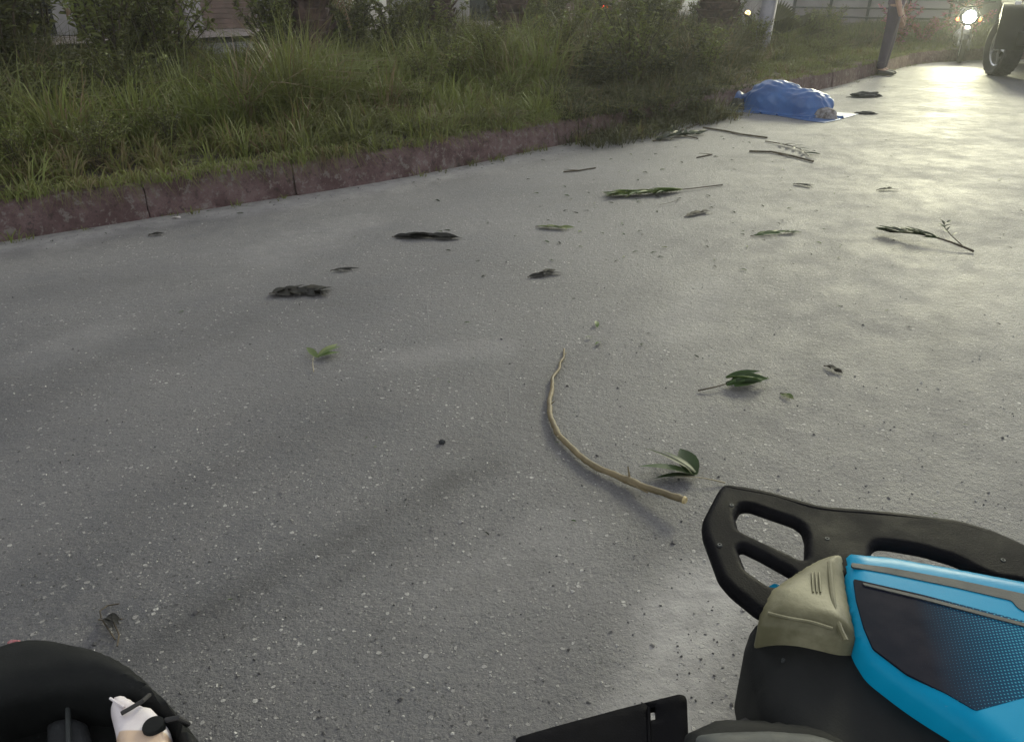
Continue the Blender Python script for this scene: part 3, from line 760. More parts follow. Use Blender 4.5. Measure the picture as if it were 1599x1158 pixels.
# ------------------------------------------------------------------ palms, fan palm, post
def palm(x, y, r, h, label, nf=14, droop=0):
    z = zat(x, y) - .05
    root = empty('palm_tree', (x, y, z), random.uniform(0, 6), label, 'tree', 'palms on the verge')
    mb = MB(); prof = []
    for k in range(int(h/.11)):
        zz = k*.11; rr = r*(1.1 - .25*zz/h); prof += [(rr*.86, zz), (rr, zz + .06), (rr*1.04, zz + .095)]
    mb.lathe(prof, 16); 
    tr = mb.build('trunk', M['bark'], root, smooth=True, local=True)
    bt = MB()
    for k in range(90):
        a = k*2.399; zz = .06 + (h - .1)*k/90; rr = r*(1.1 - .25*zz/h)
        b = Vector((math.cos(a)*rr, math.sin(a)*rr, zz)); o = Vector((math.cos(a), math.sin(a), 0)); t = Vector((-o.y, o.x, 0))
        tip = b + o*random.uniform(.04, .10) + Vector((0,0,random.uniform(.08, .16)))
        bt.add([b - t*.05, b + t*.05, tip + t*.02, tip - t*.02, b - o*.02 + Vector((0,0,.06))], [(0,1,2,3),(0,3,4),(1,4,2),(3,2,4)])
    bt.build('leaf_stubs', M['bark'], root, local=True)['kind'] = 'stuff'
    for i in range(nf + droop):
        mb = MB(); a = 2.399*i; le = random.uniform(1.3, 1.7); el = random.uniform(.2, 1.2) if i < nf else random.uniform(-1.2, -.7)
        pts = [Vector((0,0,h))]
        for k in range(1, 11):
            e = el - 1.5*(k/10)**1.3 if i < nf else el - .3*k/10
            pts.append(pts[-1] + Vector((math.cos(a)*math.cos(e), math.sin(a)*math.cos(e), math.sin(e)))*le/10)
        tn = .25 if i < nf else .86
        mb.tube(pts, [.018*(1 - .85*k/10) for k in range(11)], 5, tint=tn+.1)
        for k in range(3, 40):
            f = k/40*10; i0 = int(f); p_ = pts[i0].lerp(pts[min(i0+1,10)], f-i0); t = (pts[min(i0+1,10)] - pts[max(i0-1,0)]).normalized()
            s_ = t.cross(Vector((0,0,1)));  s_ = s_.normalized() if s_.length > .01 else Vector((1,0,0))
            for sg in (-1, 1):
                leaf_quads(mb, p_, s_*sg*.9 + t*.7 + Vector((0,0,-.25)), Vector((0,0,1)), .36*math.sin(math.pi*min(.97,.15+k/44)), .022, tn + random.gauss(0,.05), .1)
        mb.build('frond', M['weed'], root, local=True)
    return root
def back(u, y, z):   # point with given y seen in column u
    dep = y*_c + (H - z)*_s
    return ((u - CU)*dep/F, y)
x, y = back(492, 8.7, .5); palm(x, y, .19, 1.9, 'palm with a dark trunk in the left half of the verge', 12, 2)
x, y = back(800, 11.9, .6); palm(x, y, .19, 2.1, 'palm with a reddish trunk behind the bright green ferns', 12, 1)
x, y = back(1118, 13.7, .6); palm(x, y, .30, 2.0, 'thick palm trunk just left of the grey post', 12, 2)
x, y = back(690, 12.3, .6)
palm(x, y, .17, 2.2, 'palm trunk set back between the two other verge palms', 11, 0)

def fan_palm(x, y, z, label):
    root = empty('fan_palm', (x, y, z), 0, label, 'plant')
    for (az, el, L) in ((.1, .75, .95), (-.35, .45, .9), (2.9, .9, .8), (1.2, 1.1, .9), (-1.4, .8, .8), (3.9, .5, .7), (.5, .3, .7)):
        mb = MB(); o = Vector((math.cos(az)*math.cos(el), math.sin(az)*math.cos(el), math.sin(el)))
        mb.tube([Vector((0,0,0)), o*L*.45], [.012, .008], 6, tint=.5)
        s_ = o.cross(Vector((0,0,1))).normalized(); n_ = s_.cross(o)
        for k in range(-8, 9):
            th = k*.11; d = o*math.cos(th) + s_*math.sin(th)
            leaf_quads(mb, o*L*.42, d, n_, L*.6*(1 - .02*abs(k)), .075, .16 + random.gauss(0, .04), .22)
        mb.build('fan_leaf', M['weed'], root, local=True)
x, y = back(1205, 14.0, .5); fan_palm(x, y, .25, 'dark green fan palm leaning out to the right of the grey post')

pb = at(1185, 92, .215)
root = empty('lamp_post', (pb.x, pb.y, .2), 0, 'grey metal lamp post standing on the verge behind the blue tarpaulin', 'post')
MB().lathe([(.13, -.05), (.13, .02), (.118, .03), (.115, 1.5), (.085, 6.4), (.082, 6.42)], 24, Matrix.Translation((0,0,0)) @ Matrix.Rotation(R(3.5), 4, 'Y')).build('shaft', M['pole'], root, smooth=True, local=True)
MB().tube([(.39, 0, 6.35), (.4, -.1, 6.6), (.4, -.8, 6.8), (.4, -1.5, 6.85)], .04, 10).build('arm', M['pole'], root, smooth=True, local=True)
MB().box((.28, -2.1, 6.80), (.52, -1.45, 6.90)).build('lamp_head', M['pole'], root, bevel=.02, local=True)
MB().box((-.2, -.2, -.08), (.2, .2, .012)).build('base_plate', M['wall_grey'], root, bevel=.008, local=True)

# ------------------------------------------------------------------ far side: buildings, wall, railing
def building(s, d, wid, dep, hgt, wmat, label, nopen):
    a, b = strip(np.array([s - .5*wid, s + .5*wid]), np.array([d, d]))
    c = (a + b)/2; t = (b - a)/np.linalg.norm(b - a); rz = math.atan2(t[1], t[0])
    root = empty('building', (c[0], c[1], .12), rz, label, 'building')
    w2 = wid/2
    pw = .45; bay = (wid - pw)/nopen
    mb = MB(); mb.box((-w2, .35, -.15), (w2, dep, 3.0)); mb.box((-w2, -.02, 2.7), (w2, .348, hgt)); mb.box((-w2, .352, 3.002), (w2, dep, hgt))
    mb.build('wall', wmat, root, local=True)
    MB().box((-w2 - .2, -.3, hgt + .003), (w2 + .2, dep + .2, hgt + .2)).build('roof', M['wall_grey'], root, local=True)
    MB().box((-w2, -.35, -.14), (w2, .345, .04)).build('step', M['paving'], root, bevel=.01, local=True)
    pm = MB().box((-pw/2, 0, .043), (pw/2, .34, 2.697)).mesh('pillar', wmat)
    for k in range(nopen + 1): link_mesh('pillar', pm, root, (-w2 + pw/2 + k*bay, 0, 0))
    sm = MB()
    for j in range(20): sm.box((-(bay-pw)/2, .25 + .012*(j % 2), .05 + j*.13), ((bay-pw)/2, .34, .05 + j*.13 + .122))
    sm = sm.mesh('shutter', M['shutter'])
    gm = MB().box((-(bay-pw)/2 + .05, .29, .06), ((bay-pw)/2 - .05, .32, 2.6)).mesh('shop_window', M['glass'])
    for k in range(nopen): link_mesh('shutter' if k % 3 else 'shop_window', sm if k % 3 else gm, root, (-w2 + pw/2 + (k+.5)*bay, 0, 0))
    wm = MB().box((-.5, -.05, 0), (.5, -.022, 1.1)).mesh('window', M['glass'])
    for k in range(nopen): link_mesh('window', wm, root, (-w2 + pw/2 + (k+.5)*bay, 0, 3.6))
    return root
sa = s_of(-.89, 5.36)
building(sa - 9, MED + 11, 9, 7, 6.5, M['wall_pale'], 'pale plastered shop building seen through the weeds at the far left', 3)
building(sa - .5, MED + 11.4, 7.5, 7, 5.5, M['wall_grey'], 'grey shop building seen through the gap in the weeds', 3)
building(sa + 7.2, MED + 11, 7.2, 7, 7, M['wall_pale'], 'pale building behind the palms in the middle', 3)
building(sa + 14.5, MED + 12.2, 6.8, 7, 6, M['wall_grey'], 'grey building behind the grey lamp post', 2)

# low grey wall with a white railing beyond the far end
x0, y0 = back(1290, 22.5, .4); x1, y1 = back(1452, 21, .4)
rl = empty('railing_wall', (x0, y0, 0), math.atan2(y1-y0, x1-x0), 'low grey wall topped by a white metal railing behind the standing person', 'wall')
Lr = math.hypot(x1-x0, y1-y0)
MB().box((-1, -.1, -.02), (Lr + .5, .1, .34)).build('wall', M['wall_grey'], rl, bevel=.01, local=True)
pm = MB().box((-.03, -.03, .342), (.03, .03, 1.25)).mesh('railing_post', M['grey_trim'])
for k in range(5): link_mesh('railing_post', pm, rl, (-.9 + k*(Lr + 1.3)/4, 0, 0))
rm = MB().tube([(-1, -.05, 0), (Lr + .5, -.05, 0)], .022, 8).mesh('rail', M['grey_trim'])
for z in (.5, .72, .94, 1.2): link_mesh('rail', rm, rl, (0, 0, z))
MB().box((-1, .13, .36), (Lr + .5, .15, 1.22)).build('panel', M['wall_pale'], rl, local=True)

x0, y0 = back(1395, 26, 0)
bd = empty('warehouse', (x0, y0, 0), R(-8), 'pale grey warehouse behind the motorcycle at the far bend', 'building')
MB().box((-4, 0, -.05), (13, 8, 5)).build('wall', M['wall_pale'], bd, local=True)
MB().box((-4.2, -.4, 5.003), (13.2, 8.2, 5.2)).build('roof', M['wall_grey'], bd, local=True)
for k in range(4): MB().box((-3 + k*4, -.04, .02), (-.4 + k*4, -.003, 2.9)).build('roller_door', M['grey_trim'], bd, local=True)

# far tree line, so that no bare horizon shows from a step aside
for i in range(9):
    u = -200 + i*270; x, y = back(u, 46 + 4*(i % 3), 1)
    o = empty('broad_tree', (x, y, 0), i*1.3, 'round dark green tree far behind the buildings', 'tree', 'far trees')
    if i == 0:
        mb = MB(); mb.tube([(0,0,-.2), (.05,0,1.5), (.1,.1,3), (.1,.1,5)], [.25,.2,.16,.06], 8)
        for k in range(7):
            a = k*.9; mb.tube([(.08,.05,2.2+k*.3), (math.cos(a)*.9, math.sin(a)*.9, 3.4+k*.3), (math.cos(a)*1.7, math.sin(a)*1.7, 4.2+k*.3)], [.08,.05,.02], 5)
        trunk_me = mb.mesh('trunk', M['bark']); mb = MB()
        for k in range(2600):
            d = rvec(); c = Vector((d.x*2.3, d.y*2.3, 4.8 + d.z*1.9))*1.0; c = Vector((0,0,4.8)).lerp(c, random.random()**.4)
            c += rvec()*.25*mnoise.noise(c)
            leaf_quads(mb, c, rvec(), Vector((0,0,1)), .34, .2, random.gauss(.18, .1))
        crown_me = mb.mesh('crown', M['weed'])
    link_mesh('trunk', trunk_me, o); link_mesh('crown', crown_me, o)
    o.scale = (1.1,)*3

# ------------------------------------------------------------------ motorcycle (front at -Y, wheelbase along Y, front contact at origin)
def wheel_parts(root, c, rad, wid, tyre_mat, rim_mat, axis='X', spokes=8, lugs=0):
    Rm = Matrix.Translation(c) @ (Matrix.Rotation(R(90), 4, 'Y') if axis == 'X' else Matrix.Identity(4))
    hub = empty('wheel', c); hub.parent = root
    w = wid/2; r0 = rad*.66 if wid > .15 else rad*.76
    prof = [(r0, -w*.62), (rad*.86, -w*.98), (rad*.95, -w*.9), (rad*.995, -w*.62), (rad, 0), (rad*.995, w*.62), (rad*.95, w*.9), (rad*.86, w*.98), (r0, w*.62)]
    RR = Matrix.Rotation(R(90), 4, 'Y')
    mb = MB(); mb.lathe(prof, 40, RR, closed=True)
    if lugs:
        for k in range(lugs):
            for j, off in enumerate((-.62, -.2, .22, .64)):
                a = 2*math.pi*(k + .5*(j % 2))/lugs
                T = RR @ Matrix.Rotation(a, 4, 'Z') @ Matrix.Translation((rad*.992, 0, off*w))
                mb.box((-.012, -rad*.055, -w*.17), (.012, rad*.055, w*.17), T)
    mb.build('tyre', tyre_mat, hub, smooth=True, local=True)
    mb = MB(); mb.lathe([(r0*1.01, -w*.6), (r0*.93, -w*.5), (r0*.90, 0), (r0*.93, w*.5), (r0*1.01, w*.6), (r0*.99, 0)], 32, RR, closed=True)
    mb.lathe([(r0*.22, -w*.55), (r0*.25, 0), (r0*.22, w*.55)], 16, RR)
    for k in range(spokes):
        a = 2*math.pi*k/spokes
        mb.tube([RR @ Vector((math.cos(a)*r0*.2, math.sin(a)*r0*.2, -w*.42)), RR @ Vector((math.cos(a)*r0*.95, math.sin(a)*r0*.95, -w*.36))], [r0*.075, r0*.06], 6)
        mb.tube([RR @ Vector((math.cos(a)*r0*.2, math.sin(a)*r0*.2, w*.42)), RR @ Vector((math.cos(a)*r0*.95, math.sin(a)*r0*.95, w*.36))], [r0*.075, r0*.06], 6)
    mb.build('rim', rim_mat, hub, smooth=True, local=True)
    return hub
def motorcycle(label, lit_head, lit_tail, paint, cat='motorcycle', group=None):
    root = empty('motorcycle', (0,0,0), 0, label, cat, group)
    wheel_parts(root, (0, 0, .28), .28, .09, M['rubber'], M['chrome'])
    wheel_parts(root, (0, 1.22, .28), .28, .10, M['rubber'], M['chrome'])
    fk = MB()
    for sx in (-1, 1): fk.tube([(sx*.075, 0, .28), (sx*.075, .12, .62), (sx*.07, .2, .86)], [.018, .02, .02], 8)
    fk.build('fork', M['chrome'], root, smooth=True, local=True)
    mb = MB(); vs, fs = [], []
    for k in range(11):
        a = R(20 + 14*k); 
        for sx, rr in ((-.06, .30), (-.035, .325), (.035, .325), (.06, .30)): vs.append((sx, -math.cos(a)*rr, .28 + math.sin(a)*rr))
    for k in range(10):
        for j in range(3): fs.append((k*4+j, k*4+j+1, k*4+j+5, k*4+j+4))
    mb.add(vs, fs).build('front_mudguard', paint, root, smooth=True, local=True)
    cw = MB(); cw.lathe([(.01, .14), (.09, .13), (.135, .06), (.145, .0), (.12, -.03), (.105, -.032)], 20, Matrix.Translation((0, .03, .74)) @ Matrix.Rotation(R(90), 4, 'X') @ Matrix.Rotation(R(180), 4, 'Y') @ Matrix.Scale(1.15, 4, (1,0,0)))
    cw.build('headlamp_cowl', paint, root, smooth=True, local=True)
    MB().lathe([(.0, .03), (.06, .025), (.1, .0)], 20, Matrix.Translation((0, -.005, .74)) @ Matrix.Rotation(R(90), 4, 'X')).build('headlamp', M['head'] if lit_head else M['glass'], root, smooth=True, local=True)
    MB().tube([(-.36, .28, .98), (-.25, .2, .97), (-.1, .2, .9), (.1, .2, .9), (.25, .2, .97), (.36, .28, .98)], .014, 8).build('handlebar', M['black_dull'], root, smooth=True, local=True)
    for sx in (-1, 1):
        m_ = MB(); m_.tube([(sx*.25, .22, .97), (sx*.30, .2, 1.12)], .006, 6); m_.lathe([(.0, -.012), (.055, -.008), (.06, .006), (.0, .01)], 14, Matrix.Translation((sx*.30, .2, 1.15)) @ Matrix.Rotation(R(90), 4, 'X'))
        m_.build('mirror', M['black_dull'], root, smooth=True, local=True)
        MB().lathe([(.0, .05), (.025, .03), (.03, 0), (.0, -.01)], 10, Matrix.Translation((sx*.17, .06, .70)) @ Matrix.Rotation(R(90), 4, 'X')).build('indicator', M['lamp_orange'] if lit_head else M['reflector'], root, smooth=True, local=True)
    def body(prof, name, mat):
        n = 12; mb = MB(); vs, fs = [], []
        for (y, z, w, h) in prof:
            for k in range(n):
                a = 2*math.pi*k/n; vs.append((math.cos(a)*w, y, z + math.sin(a)*h))
        for i in range(len(prof)-1):
            for k in range(n): fs.append((i*n+k, i*n+(k+1)%n, (i+1)*n+(k+1)%n, (i+1)*n+k))
        fs += [tuple(range(n)), tuple((len(prof)-1)*n + k for k in reversed(range(n)))]
        mb.add(vs, fs).build(name, mat, root, smooth=True, local=True)
    body([(.26, .78, .05, .05), (.34, .80, .12, .09), (.5, .82, .15, .10), (.66, .78, .12, .08), (.74, .76, .05, .05)], 'fuel_tank', paint)
    body([(.66, .76, .07, .03), (.75, .77, .12, .045), (1.0, .78, .13, .05), (1.3, .82, .11, .045), (1.42, .83, .05, .02)], 'seat', M['black_dull'])
    body([(.95, .66, .05, .05), (1.1, .68, .12, .08), (1.35, .74, .10, .06), (1.5, .79, .05, .03)], 'tail_cowl', paint)
    body([(.36, .42, .06, .08), (.42, .42, .14, .16), (.6, .38, .16, .17), (.76, .36, .10, .12), (.8, .36, .05, .06)], 'engine', M['chrome'])
    MB().tube([(.1, .4, .38), (.13, .36, .2), (.15, .7, .16), (.17, 1.35, .3)], [.02, .02, .03, .045], 10).build('exhaust', M['chrome'], root, smooth=True, local=True)
    fr = MB(); fr.tube([(0, .2, .86), (0, .34, .6), (0, .4, .26), (0, .8, .22), (0, 1.22, .28)], .025, 8); fr.tube([(.06, .8, .7), (.07, 1.22, .28)], .02, 8); fr.tube([(-.06, .8, .7), (-.07, 1.22, .28)], .02, 8)
    fr.build('frame', M['black_dull'], root, smooth=True, local=True)
    MB().box((-.07, 1.50, .72), (.07, 1.54, .80)).build('tail_lamp', M['tail_red'] if lit_tail else M['reflector'], root, bevel=.012, local=True)
    MB().box((-.09, 1.42, .30), (.09, 1.44, .66)).build('rear_mudguard', M['black_dull'], root, bevel=.006, local=True)
    MB().tube([(-.02, .65, .25), (-.16, .62, .02)], .012, 6).build('kickstand', M['chrome'], root, local=True)
    return root
mc = motorcycle('parked motorcycle with its bright headlamp on at the far bend, left of the dark car', True, False, M['navy_paint'])
pm_ = at(1497, 98); mc.location = (pm_.x, pm_.y, 0); mc.rotation_euler.z = math.atan2(pm_.x, pm_.y) * -1 + R(4)
# its headlamp beam
hl = bpy.data.lights.new('headlamp_beam', 'SPOT'); hl.energy = 150; hl.color = (1.0, 0.97, 0.60); hl.spot_size = R(95); hl.spot_blend = 1.0; hl.shadow_soft_size = 0.09
ho = bpy.data.objects.new('headlamp_beam', hl); COL.objects.link(ho)
dirc = Vector((-pm_.x, -pm_.y, 0)).normalized()
ho.location = Vector((pm_.x, pm_.y, .74)) + dirc * .10
ho.rotation_euler = (-(dirc + Vector((0, 0, -.06)))).to_track_quat('Z', 'Y').to_euler()

m2 = motorcycle('motorcycle with a glowing red tail lamp seen through the weeds, left one of two', False, True, M['shutter'], group=None)
x, y = back(945, 21.5, .75); m2.location = (x, y, .006); m2.rotation_euler.z = R(150)
m3 = copy_tree(m2); x, y = back(986, 21.5, .75); m3.location = (x + .1, y, .006); m3.rotation_euler.z = R(165)
m3['label'] = 'motorcycle with a glowing red tail lamp seen through the weeds, right one of two'
for o_ in (m2, m3):
    dv = Vector((0, 1.52, 0)); dv.rotate(o_.rotation_euler); o_.location -= dv
# small yellow lamp left of the post
x, y = back(1168, 20.5, .7)
r_ = empty('garden_lamp', (x, y, 0), 0, 'small glowing yellow lamp on a short stake left of the grey post', 'lamp')
MB().tube([(0,0,-.02), (0,0,.58)], .02, 8).build('stake', M['black_dull'], r_, local=True)
MB().lathe([(.0, -.07), (.05, -.05), (.07, 0), (.05, .05), (.0, .07)], 14, Matrix.Translation((0,0,.64))).build('globe', M['lamp_yellow'], r_, smooth=True, local=True)

# ------------------------------------------------------------------ dark car (left rear wheel in view). local: +Y forward, rear wheel centre at origin side
cw = at(1556, 118)
CT = R(180 - 29)
_o = Matrix.Rotation(CT, 3, 'Z') @ Vector((1.58, 2.6, 0))
car = empty('dark_car', (cw.x - _o.x, cw.y - _o.y, 0), CT, 'dark navy off-road car facing the camera at the right edge, one front wheel in view', 'car')
WR, WW = .40, .27
for (x, y) in ((0, 0), (1.58, 0), (0, 2.6), (1.58, 2.6)):
    hub_ = wheel_parts(car, (x, y, WR), WR, WW, M['rubber'], M['chrome'], spokes=5, lugs=26)
    if y > 1: hub_.rotation_euler.z = R(22)
def side_loft(prof, xs, name, mat, bev=.03):
    mb = MB(); n = len(prof); vs = []; fs = []
    for (x, k) in xs:
        cy = sum(p[0] for p in prof)/n; cz = sum(p[1] for p in prof)/n
        for (y, z) in prof: vs.append((x, cy + (y-cy)*k, cz + (z-cz)*k))
    for i in range(len(xs)-1):
        for j in range(n): fs.append((i*n+j, i*n+(j+1)%n, (i+1)*n+(j+1)%n, (i+1)*n+j))
    fs += [tuple(reversed(range(n))), tuple((len(xs)-1)*n+j for j in range(n))]
    return mb.add(vs, fs).build(name, mat, car, bevel=bev, local=True)
def arch(cy, r=.52, n=9): return [(cy + math.cos(R(180 - 180*k/(n-1)))*r, max(.36, WR + math.sin(R(180*k/(n-1)))*r)) for k in range(n)]
prof = [(-.72, .46)] + arch(0) + arch(2.6) + [(3.16, .50), (3.18, .75), (3.16, 1.06), (1.95, 1.12), (-.68, 1.12), (-.76, .8)]
side_loft(prof, [(.16, .985), (.20, 1), (1.38, 1), (1.42, .985)], 'body', M['navy_paint'], .03)
side_loft([(-.60, 1.123), (1.95, 1.123), (1.45, 1.72), (-.5, 1.75)], [(.22, .96), (.28, .99), (1.30, .99), (1.36, .96)], 'cabin', M['navy_paint'], .03)
for sx in (.208, 1.372):
    MB().box((sx - .008, -.4, 1.2), (sx + .008, .55, 1.62)).build('window', M['glass'], car, local=True)
    MB().box((sx - .008, .65, 1.2), (sx + .008, 1.35, 1.62)).build('window', M['glass'], car, local=True)
MB().box((.35, -.60, 1.2), (1.23, -.575, 1.64)).build('rear_window', M['glass'], car, local=True)
MB().box((-.03, -.90, .42), (1.61, -.725, .66)).build('rear_bumper', M['black_dull'], car, bevel=.03, local=True)
MB().box((.5, -.775, .72), (1.08, -.765, .86)).build('number_plate', M['white_paint'], car, bevel=.004, local=True)
for x in (.2, 1.25): MB().box((x, -.80, .80), (x + .13, -.745, 1.08)).build('tail_lamp', M['reflector'], car, bevel=.012, local=True)
for (sx, sg) in ((-.05, -1), (1.63, 1)):
    for cy in (0, 2.6):
        mb = MB(); a = [(cy + math.cos(R(180 - 15*k))*.53, WR + math.sin(R(15*k))*.53) for k in range(13)]; b = [(cy + math.cos(R(180 - 15*k))*.60, WR + math.sin(R(15*k))*.60) for k in range(13)]
        x0_, x1_ = sx - sg*.28, sx + sg*.10
        vs = [(x1_, *p_) for p_ in a] + [(x1_, *p_) for p_ in b] + [(x0_, *p_) for p_ in a] + [(x0_, *p_) for p_ in b]
        fs = []
        for k in range(12):
            fs += [(k, k+1, 13+k+1, 13+k), (26+k, 39+k, 39+k+1, 26+k+1), (k, 26+k, 26+k+1, k+1), (13+k, 13+k+1, 39+k+1, 39+k)]
        fs += [(0, 13, 39, 26), (12, 38, 51, 25)]
        mb.add(vs, fs).build('wheel_arch', M['black_dull'], car, smooth=True, local=True)
mb = MB(); mb.lathe([(.0, -.10), (.25, -.10), (.36, -.06), (.37, .06), (.3, .10), (.0, .10)], 28, Matrix.Translation((.79, -.87, 1.0)) @ Matrix.Rotation(R(90), 4, 'X')).build('spare_wheel', M['rubber'], car, smooth=True, local=True)
for y in (0, 2.6): MB().tube([(0.1, y, WR), (1.48, y, WR)], .055, 10).build('axle', M['black_dull'], car, local=True)
MB().box((.12, 3.185, .46), (1.46, 3.34, .64)).build('front_bumper', M['black_dull'], car, bevel=.03, local=True)
MB().box((.52, 3.15, .72), (1.06, 3.20, 1.02)).build('grille', M['black'], car, bevel=.01, local=True)
for x in (.36, 1.22):
    MB().lathe([(.0, .05), (.07, .045), (.10, .02), (.105, -.03)], 22, Matrix.Translation((x, 3.165, .90)) @ Matrix.Rotation(R(-90), 4, 'X')).build('headlight', M['chrome'], car, smooth=True, local=True)
    MB().lathe([(.0, .03), (.04, .025), (.05, .0), (.05, -.02)], 14, Matrix.Translation((x, 3.345, .55)) @ Matrix.Rotation(R(-90), 4, 'X')).build('fog_light', M['chrome'], car, smooth=True, local=True)
for x in (-.02, 1.52): MB().box((x, 3.02, .98), (x + .08, 3.10, 1.03)).build('indicator', M['white_paint'], car, bevel=.01, local=True)
MB().box((.30, 1.96, 1.13), (1.28, 1.985, 1.17)).build('wiper', M['black_dull'], car, local=True)
MB().box((.3, .1, .30), (1.28, 2.9, .44)).build('chassis', M['black_dull'], car, bevel=.02, local=True)

# ------------------------------------------------------------------ standing person at the kerb
def person(loc, rz, label):
    root = empty('person', loc, rz, label, 'person')
    def skin(name, verts, edges, mat, sub=2):
        me = bpy.data.meshes.new(name); me.from_pydata([v[:3] for v in verts], edges, [])
        o = bpy.data.objects.new(name, me); COL.objects.link(o)
        md = o.modifiers.new('skin', 'SKIN'); md.use_smooth_shade = True
        sv = me.skin_vertices[0].data
        for i, v in enumerate(verts): sv[i].radius = (v[3], v[4] if len(v) > 4 else v[3]); sv[i].use_root = (i == 0)
        o.modifiers.new('sub', 'SUBSURF').levels = sub; o.modifiers['sub'].render_levels = sub
        dg = bpy.context.evaluated_depsgraph_get(); me2 = bpy.data.meshes.new_from_object(o.evaluated_get(dg))
        bpy.data.objects.remove(o); me2.materials.clear(); me2.materials.append(mat); me2.name = name
        me2.polygons.foreach_set('use_smooth', [True]*len(me2.polygons))
        return link_mesh(name, me2, root)
    # body facing -Y
    V = [(0,0,.93,.14,.11), (.09,0,.86,.085), (.09,-.01,.48,.055), (.09,.02,.09,.04), (.095,-.06,.04,.04), (.105,-.15,.03,.035),
         (-.09,0,.86,.085), (-.09,.02,.48,.055), (-.10,.045,.09,.04), (-.105,-.035,.04,.04), (-.11,-.12,.03,.035),
         (0,0,1.08,.14,.10), (0,0,1.25,.155,.11), (0,.01,1.40,.14,.085), (0,.01,1.50,.06), (0,-.01,1.57,.065), (0,-.02,1.66,.085,.10), (0,-.01,1.72,.07,.085),
         (.19,.01,1.40,.06), (.25,.02,1.13,.047), (.27,-.07,.89,.036), (.272,-.10,.82,.036),
         (-.19,.01,1.40,.06), (-.25,.02,1.13,.047), (-.27,-.07,.89,.036), (-.272,-.10,.82,.036)]
    E = [(0,1),(1,2),(2,3),(3,4),(4,5),(0,6),(6,7),(7,8),(8,9),(9,10),(0,11),(11,12),(12,13),(13,14),(14,15),(15,16),(16,17),(13,18),(18,19),(19,20),(20,21),(13,22),(22,23),(23,24),(24,25)]
    skin('body', V, E, M['skin'])
    skin('trousers', [(0,0,.95,.155,.125), (.09,0,.84,.100,.098), (.09,-.01,.50,.078), (.09,.02,.16,.066), (.09,.02,.08,.066), (-.09,0,.84,.100,.098), (-.09,.02,.50,.078), (-.10,.045,.16,.066), (-.10,.045,.08,.066), (0,0,1.03,.15,.12)],
         [(0,1),(1,2),(2,3),(3,4),(0,5),(5,6),(6,7),(7,8),(0,9)], M['trouser'])
    skin('shirt', [(0,0,1.12,.165,.13), (0,0,.96,.17,.14), (0,0,1.28,.175,.13), (0,.01,1.42,.15,.10), (.20,.01,1.41,.075), (.245,.02,1.18,.065), (-.20,.01,1.41,.075), (-.245,.02,1.18,.065), (0,.01,1.49,.075)],
         [(0,1),(0,2),(2,3),(3,4),(4,5),(3,6),(6,7),(3,8)], M['shirt'])
    for sx, yy, xx in ((1, 0, .095), (-1, .025, -.105)):
        skin('shoe', [(xx, .06+yy, .045, .05, .045), (xx, -.04+yy, .045, .052, .042), (xx+.005*sx, -.15+yy, .035, .048, .032), (xx+.005*sx, -.19+yy, .03, .03, .024)], [(0,1),(1,2),(2,3)], M['shoe'])
    for sx in (-1, 1):
        b = Vector((sx*.272, -.10, .82))
        fv, fe = [(b.x, b.y, b.z, .032, .02), (b.x, b.y-.02, b.z-.06, .036, .018)], [(0,1)]
        for k, (fx, L_) in enumerate(((-.03, .065), (-.01, .075), (.01, .07), (.03, .055))):
            i = len(fv); fv += [(b.x+fx*.3, b.y-.03+fx*.8, b.z-.085, .0095), (b.x+fx*.3-sx*.012, b.y-.035+fx*.9, b.z-.085-L_*.5, .009), (b.x+fx*.3-sx*.03, b.y-.03+fx*.9, b.z-.085-L_*.9, .007)]; fe += [(1,i),(i,i+1),(i+1,i+2)]
        i = len(fv); fv += [(b.x-sx*.01, b.y-.05, b.z-.03, .011), (b.x-sx*.02, b.y-.07, b.z-.065, .009)]; fe += [(0,i),(i,i+1)]
        skin('hand', fv, fe, M['skin'])
    mb = MB(); mb.lathe([(.0,.115), (.06,.10), (.09,.06), (.1,.0), (.092,-.04)], 18, Matrix.Translation((0, .005, 1.70)) @ Matrix.Scale(1.12, 4, (0,1,0))).build('hair', M['hair'], root, smooth=True, local=True)
    MB().tube([(0,-.108,1.69), (0,-.135,1.645), (0,-.11,1.635)], [.008,.014,.01], 8).build('nose', M['skin'], root, smooth=True, local=True)
    MB().tube([(-.028,-.113,1.605), (0,-.12,1.603), (.028,-.113,1.605)], [.004,.008,.004], 6).build('mouth', M['reflector'], root, smooth=True, local=True)
    for sx in (-1, 1):
        MB().lathe([(.0,.012), (.01,.008), (.014,0), (.0,-.012)], 10, Matrix.Translation((sx*.034, -.105, 1.675))).build('eye', M['shoe'], root, smooth=True, local=True)
        MB().tube([(sx*.092,-.0,1.70), (sx*.102,.01,1.67), (sx*.095,.0,1.63)], [.01,.016,.01], 8).build('ear', M['skin'], root, smooth=True, local=True)
    return root
pp = at(1378, 117.5, 0)
person((pp.x, pp.y, .002), R(64), 'person in dark purple trousers standing against the kerb, seen from the hips down')

